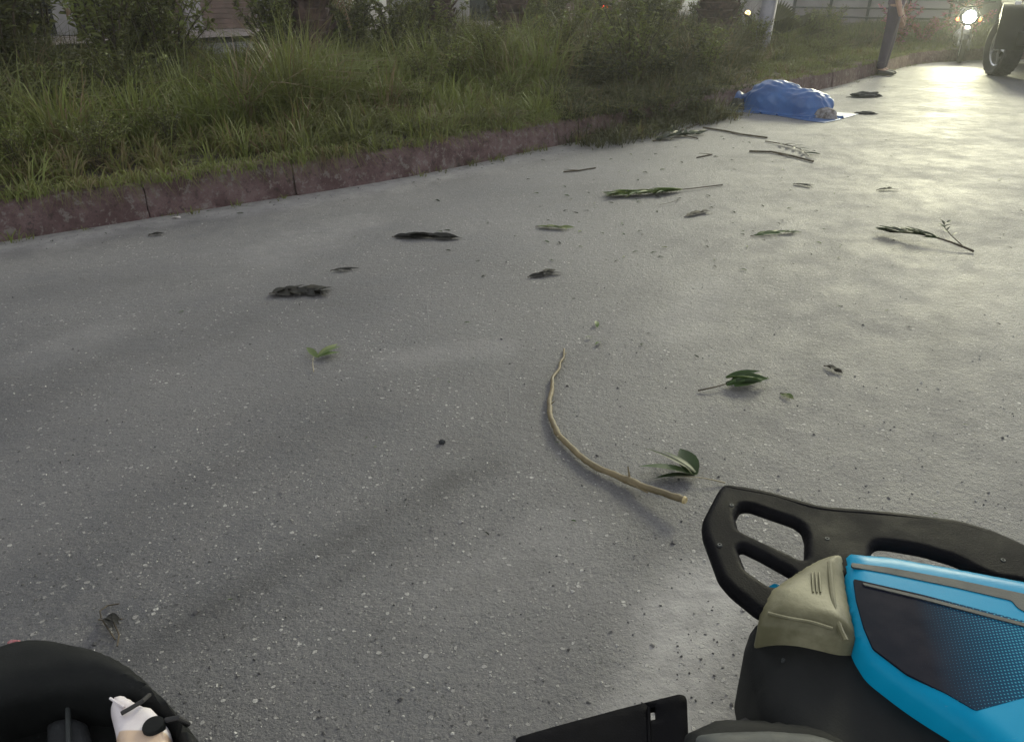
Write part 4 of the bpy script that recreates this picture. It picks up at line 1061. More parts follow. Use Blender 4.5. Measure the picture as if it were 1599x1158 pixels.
# ------------------------------------------------------------------ blue tarpaulin (draped by a small cloth relaxation)
def drape(cx, cy, ax, W, Hh, nx, ny, blobs, steps=240, crinkle=.03, seed=3, shrink=.9, gz=.006):
    rng = np.random.default_rng(seed)
    dx = W/(nx-1); I, J = np.meshgrid(np.arange(nx), np.arange(ny), indexing='ij')
    px_, py_ = (I/(nx-1) - .5)*W, (J/(ny-1) - .5)*Hh
    X = np.stack([px_*shrink, py_*shrink, .46 + crinkle*np.sin(px_*9 + 2*np.sin(py_*7)) + crinkle*.8*np.sin(py_*13 + px_*5) + rng.normal(0, .004, px_.shape)], -1)
    Xp = X.copy(); dy_ = Hh/(ny-1)
    cons = []
    def pair(a, b, L, k): cons.append((a, b, L, k))
    sl = slice
    for o in (0, 1):
        pair((sl(o, nx-1, 2), sl(None)), (sl(o+1, nx, 2), sl(None)), dx, 1.0); pair((sl(None), sl(o, ny-1, 2)), (sl(None), sl(o+1, ny, 2)), dy_, 1.0)
        dg = math.hypot(dx, dy_)
        pair((sl(o, nx-1, 2), sl(0, ny-1)), (sl(o+1, nx, 2), sl(1, ny)), dg, .6); pair((sl(o, nx-1, 2), sl(1, ny)), (sl(o+1, nx, 2), sl(0, ny-1)), dg, .6)
    for o in range(4):
        pair((sl(o, nx-2, 4), sl(None)), (sl(o+2, nx, 4), sl(None)), 2*dx, .22); pair((sl(None), sl(o, ny-2, 4)), (sl(None), sl(o+2, ny, 4)), 2*dy_, .22)
    for st in range(steps):
        v = (X - Xp)*.965; Xp = X.copy(); X = X + v; X[..., 2] -= .0011
        for it in range(7):
            for (a, b, L, k) in cons:
                n0 = min(X[a].shape[0], X[b].shape[0]); n1 = min(X[a].shape[1], X[b].shape[1])
                A, B = X[a][:n0, :n1], X[b][:n0, :n1]
                D = B - A; l = np.sqrt((D*D).sum(-1, keepdims=True)) + 1e-9
                c = D*(.5*k*(l - L)/l)
                A += c; B -= c
        for (bx, by, bz, rx, ry, rz_, rot) in blobs:
            cr, sr = math.cos(rot), math.sin(rot)
            qx, qy, qz = X[..., 0] - bx, X[..., 1] - by, X[..., 2] - bz
            lx, ly = (qx*cr + qy*sr)/rx, (-qx*sr + qy*cr)/ry; lz = qz/rz_
            r = np.sqrt(lx*lx + ly*ly + lz*lz) + 1e-9
            m = r < 1
            s_ = np.where(m, 1/r, 1)
            lx, ly, lz = lx*s_, ly*s_, lz*s_
            nxp = bx + lx*rx*cr - ly*ry*sr; nyp = by + lx*rx*sr + ly*ry*cr; nzp = bz + lz*rz_
            X[..., 0] = np.where(m, nxp, X[..., 0]); X[..., 1] = np.where(m, nyp, X[..., 1]); X[..., 2] = np.where(m, nzp, X[..., 2])
            Xp = np.where(m[..., None], X, Xp)
        g = X[..., 2] < gz
        X[..., 2] = np.maximum(X[..., 2], gz); Xp = np.where(g[..., None], Xp*.15 + X*.85, Xp)
    ca, sa_ = math.cos(ax), math.sin(ax)
    V = np.stack([cx + X[..., 0]*ca - X[..., 1]*sa_, cy + X[..., 0]*sa_ + X[..., 1]*ca, X[..., 2]], -1).reshape(-1, 3)
    i = np.arange(nx*ny).reshape(nx, ny)
    Q = np.stack([i[:-1,:-1], i[1:,:-1], i[1:,1:], i[:-1,1:]], -1).reshape(-1, 4)
    return V, Q
tl, tr_ = at(1150, 168), at(1312, 186); tcx, tcy = (tl.x + tr_.x)/2 - .05, (tl.y + tr_.y)/2 + .10
tax = math.atan2(tr_.y - tl.y, tr_.x - tl.x)
BL = [(-.06, .02, .10, .32, .21, .215, .1), (.26, .0, .09, .32, .20, .165, -.1), (-.34, .05, .06, .16, .15, .11, 0), (-.56, .0, .07, .11, .13, .12, 0)]
V, Q = drape(tcx, tcy, tax, 1.50, .86, 136, 84, BL, crinkle=.03, shrink=.90)
# stiff plastic crumples: overlapping folded facets pushed in and out along the sheet
VV = V.copy(); NN = np.zeros(len(VV)); rg_ = np.random.default_rng(11)
for k in range(16):
    th = rg_.uniform(0, math.pi); fr_ = rg_.uniform(2.2, 7.0); ph = rg_.uniform(0, 1)
    wv_ = np.array([mnoise.noise(Vector((p[0]*1.6, p[1]*1.6, p[2]*1.6 + k*7))) for p in VV]); am = np.clip(.35 + 1.8*np.array([mnoise.noise(Vector((p[0]*2.8, p[1]*2.8, k*3.1))) for p in VV]), 0, 1)
    q_ = (VV[:,0]*math.cos(th) + VV[:,1]*math.sin(th) + .5*VV[:,2])*fr_ + ph + wv_*.8
    x_ = np.abs((q_ % 1) - .5)*2
    NN += am*(np.maximum(0, x_ - .55)**1.3*2.2 - .25*x_)*(.020 if k % 3 else .034)*rg_.choice([1, 1, -.8])
gn = np.clip((VV[:,2] - .02)/.08, .12, 1)
cx_ = np.array([tcx, tcy, .0]); dr_ = VV - cx_; dr_[:,2] += .12; dr_ /= np.linalg.norm(dr_, axis=1, keepdims=True)
V = VV + dr_*(NN*gn*.62)[:, None]; V[:,2] = np.maximum(V[:,2], .005)
me = quads_mesh('tarpaulin', V, Q, M['tarp'], True)
tp = link_mesh('tarpaulin', me)
sm_ = tp.modifiers.new('thick', 'SOLIDIFY'); sm_.thickness = .002
tag(tp, 'crumpled bright blue tarpaulin draped over a low mound beside the kerb', 'tarpaulin')
# mottled grey bundle showing at its right end, dark lump put in as the shaded opening under its left end, dark cloth to its right
def lump(name, c, rx, ry, rz_, ang, mat, label, cat, seed, amp=.35, fr=4):
    bm = bmesh.new(); bmesh.ops.create_icosphere(bm, subdivisions=4, radius=1)
    for v in bm.verts:
        d = v.co.normalized(); k = 1 + amp*mnoise.fractal(d*fr*.5 + Vector((seed, 0, 0)), 1, 2, 3)
        p = Vector((d.x*rx*k, d.y*ry*k, max(-.004, d.z*rz_*k))); p.rotate(Matrix.Rotation(ang, 3, 'Z')); v.co = p
    me = bpy.data.meshes.new(name); bm.to_mesh(me); bm.free(); me.materials.append(mat)
    me.polygons.foreach_set('use_smooth', [True]*len(me.polygons))
    return tag(link_mesh(name, me, None, c), label, cat)
p = at(1293, 186); lump('cloth_bundle', (p.x - .02, p.y + .06, .006), .13, .09, .11, tax, M['cloth_grey'], 'mottled grey cloth bundle showing at the right end of the blue tarpaulin', 'cloth', 2, .16, 3)
p = at(1148, 170); lump('dark_cloth_and_shade', (p.x, p.y - .01, .006), .13, .10, .10, tax, M['cloth_dark'], 'dark lump standing in for the shaded opening under the lifted left end of the blue tarpaulin', 'cloth', 5)
p = at(1352, 151); lump('dark_cloth_and_shade', (p.x, p.y, .004), .22, .10, .05, .35, M['cloth_dark'], 'dark crumpled cloth lying right of the blue tarpaulin', 'cloth', 9, .5)
p = at(1352, 178); lump('dark_cloth_and_shade', (p.x, p.y, .004), .10, .05, .02, -.2, M['cloth_dark'], 'small dark scrap on the road in front of the dark crumpled cloth', 'cloth', 12, .5)

# ------------------------------------------------------------------ haze volume added to give the headlamp its glow
hzm = bpy.data.materials.new('added_glow_haze'); hzm.use_nodes = True; hn = hzm.node_tree; hn.nodes.clear()
pv = hn.nodes.new('ShaderNodeVolumePrincipled'); pv.inputs['Color'].default_value = (.9, .92, .9, 1); pv.inputs['Density'].default_value = 0.0036; pv.inputs['Anisotropy'].default_value = 0.72
ho_ = hn.nodes.new('ShaderNodeOutputMaterial'); hn.links.new(pv.outputs[0], ho_.inputs['Volume'])
hz = MB().box((-1000, -1000, -1.0), (1000, 1000, 9.5)).build('haze', hzm); hz['kind'] = 'stuff'; hz['label'] = 'thin haze added over the road to spread the headlamp glow'

# ------------------------------------------------------------------ debris on the road
LEAF_ME = {}
def leaf_mesh(kind, mat, tint, L, W, curl):
    key = (kind, round(tint, 2), L, W)
    if key not in LEAF_ME:
        mb = MB(); n = 6; vs = []; fs = []; tn = []
        for k in range(n + 1):
            f = k/n; w = W*.5*math.sin(math.pi*min(1, f*.93 + .07))**.8*(1.15 - .45*f) if k < n else 0.0004
            z = curl*L*(f*(1-f))*1.6; y = f*L
            vs += [(-w, y, z + w*.28), (0, y, z - .0), (w, y, z + w*.22)]
        for k in range(n):
            for j in (0, 1): fs.append((k*3+j, k*3+j+1, k*3+j+4, k*3+j+3))
        mb.add(vs, fs, tint); LEAF_ME[key] = mb.mesh('leaf', mat, smooth=True)
    return LEAF_ME[key]
def sprig(p0, p1, label, nleaf, L, W, tint=.5, mat='leaf', stem='twig', rise=.008, r0=.004, spread=.9, start=.2, bend=.12, fan=False, cat='twig', name='leafy_twig', lift=.10, group=None):
    """A torn twig from p0 (butt) to p1 (tip) lying on the road, with separate leaves."""
    root = empty(name, (p0.x, p0.y, .003), 0, label, cat, group)
    d = (p1 - p0); d.z = 0; ln = d.length; d.normalize(); s_ = Vector((-d.y, d.x, 0))
    pts = []
    for k in range(9):
        f = k/8; pts.append(d*ln*f + s_*ln*bend*math.sin(f*math.pi)*1.0 + Vector((0, 0, r0 + rise*math.sin(f*math.pi*.9))))
    MB().tube(pts, [r0*(1 - .7*k/8) for k in range(9)], 7).build('stem', M[stem], root, smooth=True, local=True)
    for i in range(nleaf):
        f = start + (1 - start)*((i + .5)/nleaf if not fan else random.uniform(.0, .25)); q = f*8; i0 = min(int(q), 7)
        p = pts[i0].lerp(pts[i0+1], q - i0)
        a = math.atan2(d.y, d.x) - math.pi/2 + (1 if i % 2 else -1)*random.uniform(.25, 1)*spread
        me = leaf_mesh('l', M[mat], tint + random.choice([-.12, 0, .12]), L, W*1.5, .08)
        sc = random.uniform(.7, 1.15)
        o = link_mesh('leaf', me, root, p, (random.uniform(-.02, lift), random.uniform(-.45, .45), a), (sc, sc, sc))
    return root
# long bent stick
root_p = at(1072, 779, .03)
sk = empty('bent_stick', (root_p.x, root_p.y, 0), 0, 'long bent brown stick with a pale cut end lying in the middle of the road', 'stick')
pix = [(882, 545, .006), (876, 565, .008), (864, 590, .011), (859, 615, .012), (859, 640, .013), (868, 668, .014), (888, 695, .014), (918, 720, .014), (950, 739, .015), (985, 752, .018), (1010, 760, .024), (1040, 770, .032), (1070, 779, .038)]
cp = catmull([tuple(at(u, v, z)) for u, v, z in pix], 6); nn = len(cp)
cp = [p_ + Vector((mnoise.noise(p_*14), mnoise.noise(p_*14 + Vector((5,0,0))), 0))*.009 + Vector((mnoise.noise(p_*45), mnoise.noise(p_*45 + Vector((9,0,0))), 0))*.0028 for p_ in cp]
rr = [.0030 + .0048*min(1, (i/nn)*3.0) + .0016*(i/nn) + (.0024 if 51 < i < 57 else 0) + (.0012 if i % 13 == 5 else 0) + .0013*mnoise.noise(Vector((i*.7, 0, 0))) for i in range(nn)]
MB().tube(cp, rr, 10).build('shaft', M['stick'], sk, smooth=True)
e0, e1 = cp[-1], cp[-1] + (cp[-1] - cp[-2]).normalized()*.006
MB().tube([e0, e1], [rr[-1]*1.02, rr[-1]*.8], 10).build('cut_end', M['stick_end'], sk, smooth=True)
nb = MB(); q = cp[54]
nb.tube([q, q + Vector((-.004, .03, .028))], [.004, .0015], 6); nb.tube([q, q + Vector((.012, -.028, .006))], [.004, .0015], 6); nb.tube([cp[50], cp[54] + Vector((.0, -.012, .002)), cp[60] + Vector((.004, -.016, -.006))], [.003, .0045, .002], 6); nb.tube([cp[22], cp[22] + Vector((.016, .006, .012))], [.003, .001], 5); nb.tube([cp[33], cp[33] + Vector((-.012, -.008, .008))], [.003, .001], 5); nb.tube([cp[3], cp[3] + Vector((.012, .02, .004))], [.003, .001], 5); nb.tube([cp[6], cp[6] + Vector((.02, .03, .003))], [.003, .001], 5)
nb.build('knot', M['stick'], sk, smooth=True)
sprig(at(1132, 756), at(1050, 747), 'broad leaved green sprig lying against the cut end of the bent stick', 0, .1, .03, .5, stem='pale_twig', r0=.0022, bend=.02, rise=.01)
sp = bpy.data.objects['leafy_twig']
b = at(1084, 748) 
for (u, v, L, W, tt, z, rx, ry) in ((996, 736, .085, .020, .42, .012, .05, .4), (1030, 716, .055, .012, .30, .02, .1, .5), (1062, 712, .060, .026, .38, .012, .35, -.5), (1072, 730, .03, .016, .8, .01, .2, .2), (1020, 752, .075, .012, .22, .008, .0, .3), (1000, 722, .02, .006, .3, .02, .6, 0)):
    d = at(u, v) - b; a = math.atan2(d.y, d.x) - math.pi/2
    ln = d.length
    link_mesh('leaf', leaf_mesh('s', M['leaf'], tt, round(ln, 3), W*2.2, .12), sp, (b.x - sp.location.x, b.y - sp.location.y, z), (rx*.3, ry*.5, a))
# leaf cluster to the right
sprig(at(1090, 612), at(1150, 596), 'bunch of narrow green leaves on a dry stem right of the bent stick', 0, .1, .02, r0=.003, stem='twig', bend=-.1)
sp = [o for o in COL.objects if o.name.startswith('leafy_twig')][-1]
for i in range(15):
    b = at(1136 + random.uniform(-4, 14), 603 + random.uniform(-10, 6)); d = at(1203 + random.uniform(-22, 14), 585 + (i/14)*24) - b
    link_mesh('leaf', leaf_mesh('b', M['leaf'], (.42, .52, .62)[i % 3], .125, .026, .12), sp, (b.x - sp.location.x, b.y - sp.location.y, .006 + .003*(i % 5)), (random.uniform(.0, .18), random.uniform(-.6, .6), math.atan2(d.y, d.x) - math.pi/2), (random.uniform(.75, 1.05),)*3)
# small sprig at left
sprig(at(490, 582), at(492, 556), 'thin pale sprig with two yellow-green leaves in the left half of the road', 0, .08, .014, .8, stem='pale_twig', r0=.0016, bend=.03)
sp = [o for o in COL.objects if o.name.startswith('leafy_twig')][-1]
for (u, v, t_) in ((535, 547, .72), (532, 556, .62), (527, 543, .78), (480, 548, .85)):
    b = at(496, 561); d = at(u, v) - b
    link_mesh('leaf', leaf_mesh('c', M['leaf'], t_, round(d.length, 3), .026, .12), sp, (b.x - sp.location.x, b.y - sp.location.y, .006), (.08, random.uniform(-.4, .4), math.atan2(d.y, d.x) - math.pi/2))
# raised leafy branch in the headlamp glare
sprig(at(1520, 395), at(1388, 368), 'dark leafy branch lying in the headlamp glare at the right', 52, .10, .018, .30, 'leaf', r0=.006, rise=.03, spread=.5, start=.40, bend=-.02, lift=.22)
sprig(at(1502, 385), at(1478, 352), 'short forked twig standing up beside the dark leafy branch', 9, .06, .010, .2, r0=.003, rise=.03, lift=.5, spread=.8)
# feathery green frond
sprig(at(1128, 290), at(966, 305), 'feathery green frond lying in the middle distance of the road', 90, .15, .020, .72, 'leaf', r0=.004, rise=.006, spread=.50, start=.42, bend=.06, lift=.12)
sprig(at(1060, 312), at(1030, 322), 'thin dry stem just in front of the feathery frond', 0, .1, .01, r0=.002)
# dark withered clumps
DARK = [((612, 371), (688, 373), 14, .11, .026, 'long flat blackened leaf lying on the left part of the road'),
        ((420, 460), (494, 457), 18, .07, .024, 'ragged black leaf clump in the left part of the road'),
        ((824, 434), (858, 428), 7, .06, .012, 'small dark twig near the road middle'),
        ((836, 355), (876, 358), 6, .07, .016, 'small dark leaf left of the feathery frond'),
        ((1068, 340), (1098, 333), 6, .06, .014, 'small dark leaf in front of the feathery frond'),
        ((1172, 370), (1236, 364), 7, .08, .013, 'thin dark leaf lying left of the headlamp glare'),
        ((1238, 288), (1256, 291), 3, .07, .014, 'tiny dark leaf right of the feathery frond'),
        ((1368, 298), (1390, 297), 3, .06, .012, 'tiny dark leaf inside the headlamp glare'),
        ((1286, 573), (1304, 580), 3, .03, .010, 'tiny dark leaf right of the bunch of narrow leaves'),
        ((1218, 616), (1230, 622), 2, .025, .008, 'tiny dark scrap at the tip of the bunch of narrow leaves'),
        ((516, 424), (540, 423), 2, .06, .008, 'thin dark stalk above the ragged black clump'),
        ((232, 369), (246, 367), 3, .04, .010, 'tiny dark leaf near the gutter at the left')]
for (a, b, n, L, W, lb) in DARK:
    sprig(at(*a), at(*b), lb, n + 4, L*1.15, W*1.25, random.choice([.25, .5, .8]), random.choice(['dead_leaf', 'dead_leaf', 'leaf']) if n < 8 else 'dead_leaf', r0=.0022, rise=.004, spread=(.95 if n > 15 else .30 if n > 10 else .5), start=.02, bend=.04, name='withered_leaf', cat='leaf', lift=.06)
# long thin twigs in the distance
for (pts, r, lb) in ((((880, 268), (905, 266), (930, 262)), .006, 'thin twig near the kerb left of the feathery frond'),
                     (((1098, 199), (1130, 204), (1160, 210), (1198, 215)), .010, 'straight dark stick lying in front of the blue tarpaulin'),
                     (((1170, 236), (1205, 237), (1235, 243), (1270, 252)), .010, 'crooked dark twig below the right half of the blue tarpaulin'),
                     (((1088, 246), (1112, 241)), .006, 'short thin twig below the straight dark stick'),
                     (((1060, 205), (1110, 186), (1140, 180)), .008, 'thin dark twig reaching towards the left end of the tarpaulin')):
    mb = MB(); mb.tube([at(u, v, r) for u, v in pts], r*.8, 6)
    q = at(*pts[len(pts)//2], r); mb.tube([q, q + Vector((-.12, -.06, .02))], [r*.6, r*.2], 5)
    tag(mb.build('twig', M['twig'], smooth=True), lb, 'twig')
sprig(at(1020, 222), at(1092, 212), 'flattened dark green leaf clump at the road edge left of the tarpaulin', 22, .15, .03, .2, 'leaf', r0=.006, spread=.6, start=.05, lift=.3)
sprig(at(1090, 218), at(1040, 200), 'green leafy twig behind the flattened clump near the tarpaulin', 14, .13, .022, .38, 'leaf', r0=.005, spread=.8, lift=.4)
sprig(at(1195, 222), at(1262, 246), 'spread dark leafy twig on the road in front of the tarpaulin', 12, .12, .016, .12, 'leaf', r0=.005, spread=.8, lift=.2)
# spidery dark twig at lower left
root_p = at(178, 985)
spd = empty('dry_twig', (root_p.x, root_p.y, 0), 0, 'spidery dark twig with a shrivelled leaf at the lower left, above the broken fairing', 'twig')
mb = MB()
for pts in (((154, 967), (176, 968), (186, 990), (183, 1008)), ((158, 965), (156, 953), (168, 945), (186, 942)), ((172, 968), (190, 966)), ((160, 968), (168, 980), (180, 998))):
    mb.tube([at(u, v, .004 + .008*(i % 2)) for i, (u, v) in enumerate(pts)], .0016, 5)
mb.build('stem', M['twig'], spd, smooth=True)
for k, (u, v) in enumerate(((188, 985), (184, 978), (180, 990), (190, 975))):
    b = at(166, 968); d = at(u, v) - b
    link_mesh('leaf', leaf_mesh('d', M['dead_leaf'], .3, round(d.length, 3), .018, .4), spd, (b.x - spd.location.x, b.y - spd.location.y, .006), (.2, random.uniform(-.5, .5), math.atan2(d.y, d.x) - math.pi/2))
# crushed pulp and little green bits by the top of the stick
for (u, v, L, t_, lb) in ((932, 512, .05, .75, 'yellow green leaf scrap beyond the thin end of the bent stick'), (938, 536, .04, .7, 'small green leaf scrap right of the thin end of the bent stick'), (925, 528, .03, .8, 'tiny pale leaf scrap between two others past the bent stick')):
    p = at(u, v); tag(link_mesh('leaf_scrap', leaf_mesh('p', M['leaf'], t_, L, L*.4, .3), None, (p.x, p.y, .004), (.1, .2, random.uniform(0, 6))), lb, 'leaf')
# litter
p = at(846, 219, .012); tag(MB().box((-.045, -.014, -.012), (.045, .014, .012), Matrix.Translation(p) @ Matrix.Rotation(R(12), 4, 'Z')).build('litter', M['plastic_white'], bevel=.005), 'small white piece of litter lying against the kerb', 'litter')
p = at(275, 340, .003); tag(MB().add([p + Vector(q) for q in ((-.03,-.01,0), (.0,-.018,.008), (.03,-.006,.0), (.02,.014,.006), (-.018,.012,.004))], [(0,1,4),(1,3,4),(1,2,3)]).build('paper_scrap', M['plastic_white']), 'tiny white paper scrap in the gutter at the left', 'litter')
p = at(690, 689, .006); lump('pebble', (p.x, p.y, .004), .009, .007, .008, 0, M['cloth_dark'], 'small black pebble left of the bent stick', 'pebble', 4, .3)
p = at(1205, 92, .23); lump('stone', (p.x, p.y, p.z - .01), .12, .05, .04, .2, M['wall_pale'], 'pale stone lying at the foot of the grey post', 'stone', 8, .3)
p = at(1085, 88, .3); lump('stone', (p.x, p.y, p.z), .06, .04, .04, .2, M['wall_pale'], 'pale scrap lying among the weeds left of the post', 'stone', 18, .3)

# scrape marks on the asphalt
mb = MB()
for pts, w in ((((667, 472), (669, 492), (671, 520)), .006), (((795, 605), (797, 640)), .005), (((884, 480), (882, 505)), .006), (((836, 492), (846, 487)), .006), (((660, 470), (664, 486)), .004)):
    P = [at(u, v, .0015) for u, v in pts]
    for a, b in zip(P, P[1:]):
        d = (b - a).normalized(); s_ = Vector((-d.y, d.x, 0))*w*.28
        mb.add([a - s_, a + s_, b + s_*.6, b - s_*.6], [(0,1,2,3)])
tag(mb.build('scrape_marks', M['scratch']), kind='stuff', label='pale scrape marks on the asphalt left of the bent stick', cat='marks')

# bits of torn leaf and twig strewn on the road (uncountable)
mb = MB()
for i in range(380):
    if i < 200: p = at(random.gauss(1080, 190), random.uniform(185, 420))
    elif i < 320:
        s = random.uniform(s_of(-2.7, 3.9), s_of(6, 13.2)); d = -abs(random.gauss(0, .16)) - .01; x, y = strip(np.array([s]), np.array([d]))[0]; p = Vector((x, y, 0))
    elif i < 355: p = at(random.uniform(0, 1600), random.uniform(300, 620))
    else: p = at(random.uniform(350, 1600), random.uniform(500, 1000))
    if p.y < .6: continue
    a = random.uniform(0, 6.28); L = random.uniform(.012, .05)*min(1, .18 + p.y/6); W_ = L*random.uniform(.08, .35); d = Vector((math.cos(a), math.sin(a), random.uniform(-.02, .15)))
    p = Vector((p.x, p.y, .0035)); leaf_quads(mb, p, d, Vector((random.uniform(-.3, .3), random.uniform(-.3, .3), 1)), L, W_, random.choice([.05, .15, .2, .35, .5, .6, .85]), .2)
tag(mb.build('leaf_chaff', M['leaf']), 'small bits of torn leaf strewn over the road', 'leaf litter', kind='stuff')

# loose grit (uncountable)
mb = MB(); 
base_v = [Vector(v) for v in ((1,0,-.3),(-.5,.8,-.3),(-.5,-.8,-.3),(.1,.1,.8),(-.7,.1,.4),(.5,-.5,.4))]
base_f = [(0,1,3),(1,4,3),(4,2,5,3),(2,0,5),(0,3,5),(1,2,4),(0,2,1)]
for i in range(5200):
    if i < 3000: u, v = random.uniform(-60, 1660), 1200 - 760*random.random()**1.2; p = at(u, v)
    else:
        s = random.uniform(S0, s_of(6.5, 13.8)); d = -abs(random.gauss(0, .22)) - .02; x, y = strip(np.array([s]), np.array([d]))[0]; p = Vector((x, y, 0))
    r = random.lognormvariate(-6.05, .42); rot = Matrix.Rotation(random.uniform(0, 6.3), 3, 'Z')
    fl = random.uniform(.4, .9)
    mb.add([p + rot @ Vector((q.x*r*random.uniform(.7,1.3), q.y*r, (q.z + .3)*r*fl)) for q in base_v], base_f, random.choice([.1, .3, .5, .7, .95]))
tag(mb.build('grit', M['grit']), 'loose pale grit scattered over the road', 'grit', kind='stuff')

# ------------------------------------------------------------------ fallen scooter, lower right (lying on its right side, tail to the left)
sx0 = at(1400, 1000, 0)
sco = empty('fallen_scooter', (sx0.x, sx0.y, 0), 0, 'teal and black scooter lying on its side at the lower right, tail towards the left', 'scooter')
def zp(pts, z): return [at(1080 + x/2.771, 740 + y/2.771, z) for x, y in pts]
# grab rail: one moulded frame with two slots
gr_out = [(135,48),(240,60),(340,82),(560,142),(850,165),(1150,205),(1300,248),(1438,312),(1560,385),(1700,480),(1700,640),(1500,520),(1438,478),(1330,465),(1240,428),(1150,376),(1000,332),(860,308),(800,304),(776,330),(775,430),(650,470),(560,520),(430,590),(300,612),(170,508),(120,450),(50,262),(45,205),(110,80)]
h1 = [(190,190),(212,146),(250,143),(440,208),(478,234),(492,280),(490,370),(472,378),(420,352),(205,252)]
h2 = [(200,330),(222,318),(300,355),(445,436),(420,472),(385,495),(335,493),(240,425)]
ZR = .30
mb = MB(); pillow(mb, rounded(zp(gr_out, ZR), .012, 3), ZR - .004, .010, .012, .012, .0046, holes=[rounded(zp(h1, ZR), .008, 3), rounded(zp(h2, ZR), .008, 3)], tilt=(0, 0), wob=.003)
mb.build('grab_rail', M['black'], sco, smooth=True, autosmooth=60)
def bolt(u, v, z, r=.004):
    c = at(u, v, z); MB().lathe([(r*1.3, -.004), (r*1.3, .002), (r, .0045), (r*.5, .0045), (r*.45, .002), (.0, .002)], 10, Matrix.Translation(c)).build('bolt', M['grey_trim'], sco, smooth=True)
for (x, y) in ((172, 140), (585, 285), (1345, 378), (120, 312)): bolt(1080 + x/2.771, 740 + y/2.771, ZR + .006)
# raised ridge along the rail's outer edge
rd = [at(1080 + x/2.771, 740 + y/2.771, ZR + .003) for x, y in ((150, 62), (340, 98), (560, 156), (850, 182), (1150, 224), (1290, 268), (1420, 330))]
MB().tube(catmull([tuple(q) for q in rd], 5), .0055, 8).build('rail_ridge', M['black'], sco, smooth=True)
# yellowed tail lens
lens = [(285,660),(298,592),(330,522),(400,470),(470,422),(540,388),(600,372),(655,378),(665,480),(690,620),(715,735),(640,735),(480,690)]
ZL = .298
mb = MB(); pillow(mb, rounded(zp(lens, ZL), .01, 3), ZL, .08, .024, .035, .006, wob=.010)
mb.build('tail_lens', M['lens'], sco, smooth=True, autosmooth=60)
for k in range(3):
    q0, q1 = at(1080 + (520 + 16*k)/2.771, 740 + 425/2.771, ZL + .021), at(1080 + (526 + 16*k)/2.771, 740 + 510/2.771, ZL + .0245)
    MB().tube([q0, q0.lerp(q1, .5) + Vector((0, 0, .001)), q1], .0016, 6).build('lens_rib', M['lens'], sco, smooth=True)
MB().tube(catmull([tuple(at(1080 + x/2.771, 740 + y/2.771, ZL + .022)) for x, y in ((596, 384), (602, 450), (615, 560), (640, 660), (668, 722))], 4), .0045, 8).build('lens_edge', M['lens'], sco, smooth=True)
MB().tube(catmull([tuple(at(1080 + x/2.771, 740 + y/2.771, ZL - .03)) for x, y in ((286, 668), (400, 684), (480, 700), (560, 722), (640, 746), (704, 752))], 4), .005, 8).build('lens_gasket', M['rubber'], sco, smooth=True)
MB().tube(catmull([tuple(at(1080 + x/2.771, 740 + y/2.771, ZL + .0215)) for x, y in ((330, 600), (420, 622), (520, 640), (610, 668))], 4), .0028, 6).build('lens_crease', M['lens'], sco, smooth=True)
# small teal scrap showing under the rail
mb = MB(); pillow(mb, rounded(zp([(328,488),(360,470),(420,495),(400,515),(335,505)], .27), .004, 2), .27, .02, .004, .01, .008); mb.build('side_panel_edge', M['teal'], sco, smooth=True)
# teal side panel
ZP = .300
panel = [(650,358),(850,375),(1150,428),(1438,484),(1600,520),(1900,620),(1900,1500),(1600,1500),(1330,1255),(1150,1100),(950,968),(770,838),(712,752),(682,640),(652,480)]
def prow(VA):
    return np.zeros(len(VA))
mb = MB(); pillow(mb, rounded(zp(panel, ZP), .012, 4), ZP, .06, .022, .035, .009)
pn = mb.build('side_panel', M['teal'], sco, smooth=True, autosmooth=60)
def sticker(pts, z, name, mat, parent, fade=None, bulge=.0, thick=.0035, rad=.004):
    mb = MB(); pillow(mb, rounded(zp(pts, z), rad, 3), z, thick, bulge, .02, .008)
    o = mb.build(name, mat, parent, smooth=True)
    if fade is not None:
        me = o.data; co = np.empty(len(me.vertices)*3); me.vertices.foreach_get('co', co); co = co.reshape(-1, 3)
        a, b = fade; off = origin_of(parent); a = np.array([a.x - off.x, a.y - off.y]); b = np.array([b.x - off.x, b.y - off.y]); d = b - a
        f = np.clip(((co[:, :2] - a) @ d)/(d @ d), 0, 1)
        t = me.attributes.new('fade', 'FLOAT', 'POINT'); t.data.foreach_set('value', f.astype(np.float32))
    return o
ZD = ZP + .0225
sticker([(700,452),(1000,520),(1438,634),(1600,678),(1750,720),(1750,880),(1600,925),(1438,965),(1230,1022),(1100,945),(930,862),(785,752),(745,660),(712,540)], ZD, 'sticker', M['decal'], sco, (at(1080 + 1000/2.771, 740 + 700/2.771, ZD), at(1080 + 1560/2.771, 740 + 800/2.771, ZD)))
sticker([(690,382),(850,402),(1150,456),(1438,516),(1750,590),(1750,665),(1438,592),(1410,575),(1385,545),(1150,490),(850,428),(692,400)], ZD + .001, 'grey_strip', M['grey_trim'], sco)
sticker([(740,468),(1000,528),(1438,642),(1750,724),(1750,738),(1438,656),(1000,540),(745,478)], ZD + .002, 'sticker_line', M['grey_trim'], sco, thick=.003, rad=.002)
# black under-cowl below the panel
cowl = [(252,690),(270,668),(330,664),(590,702),(700,745),(790,850),(950,985),(1150,1130),(1330,1290),(1500,1500),(620,1500),(420,1250),(300,1068),(250,900),(222,780)]
ZC = .225
mb = MB(); pillow(mb, rounded(zp(cowl, ZC), .014, 4), ZC, .12, .045, .06, .011, wob=.008)
mb.build('under_cowl', M['black_dull'], sco, smooth=True, autosmooth=60)
for (x, y) in ((395, 808), (655, 868)): bolt(1080 + x/2.771, 740 + y/2.771, ZC + .043, .0022)
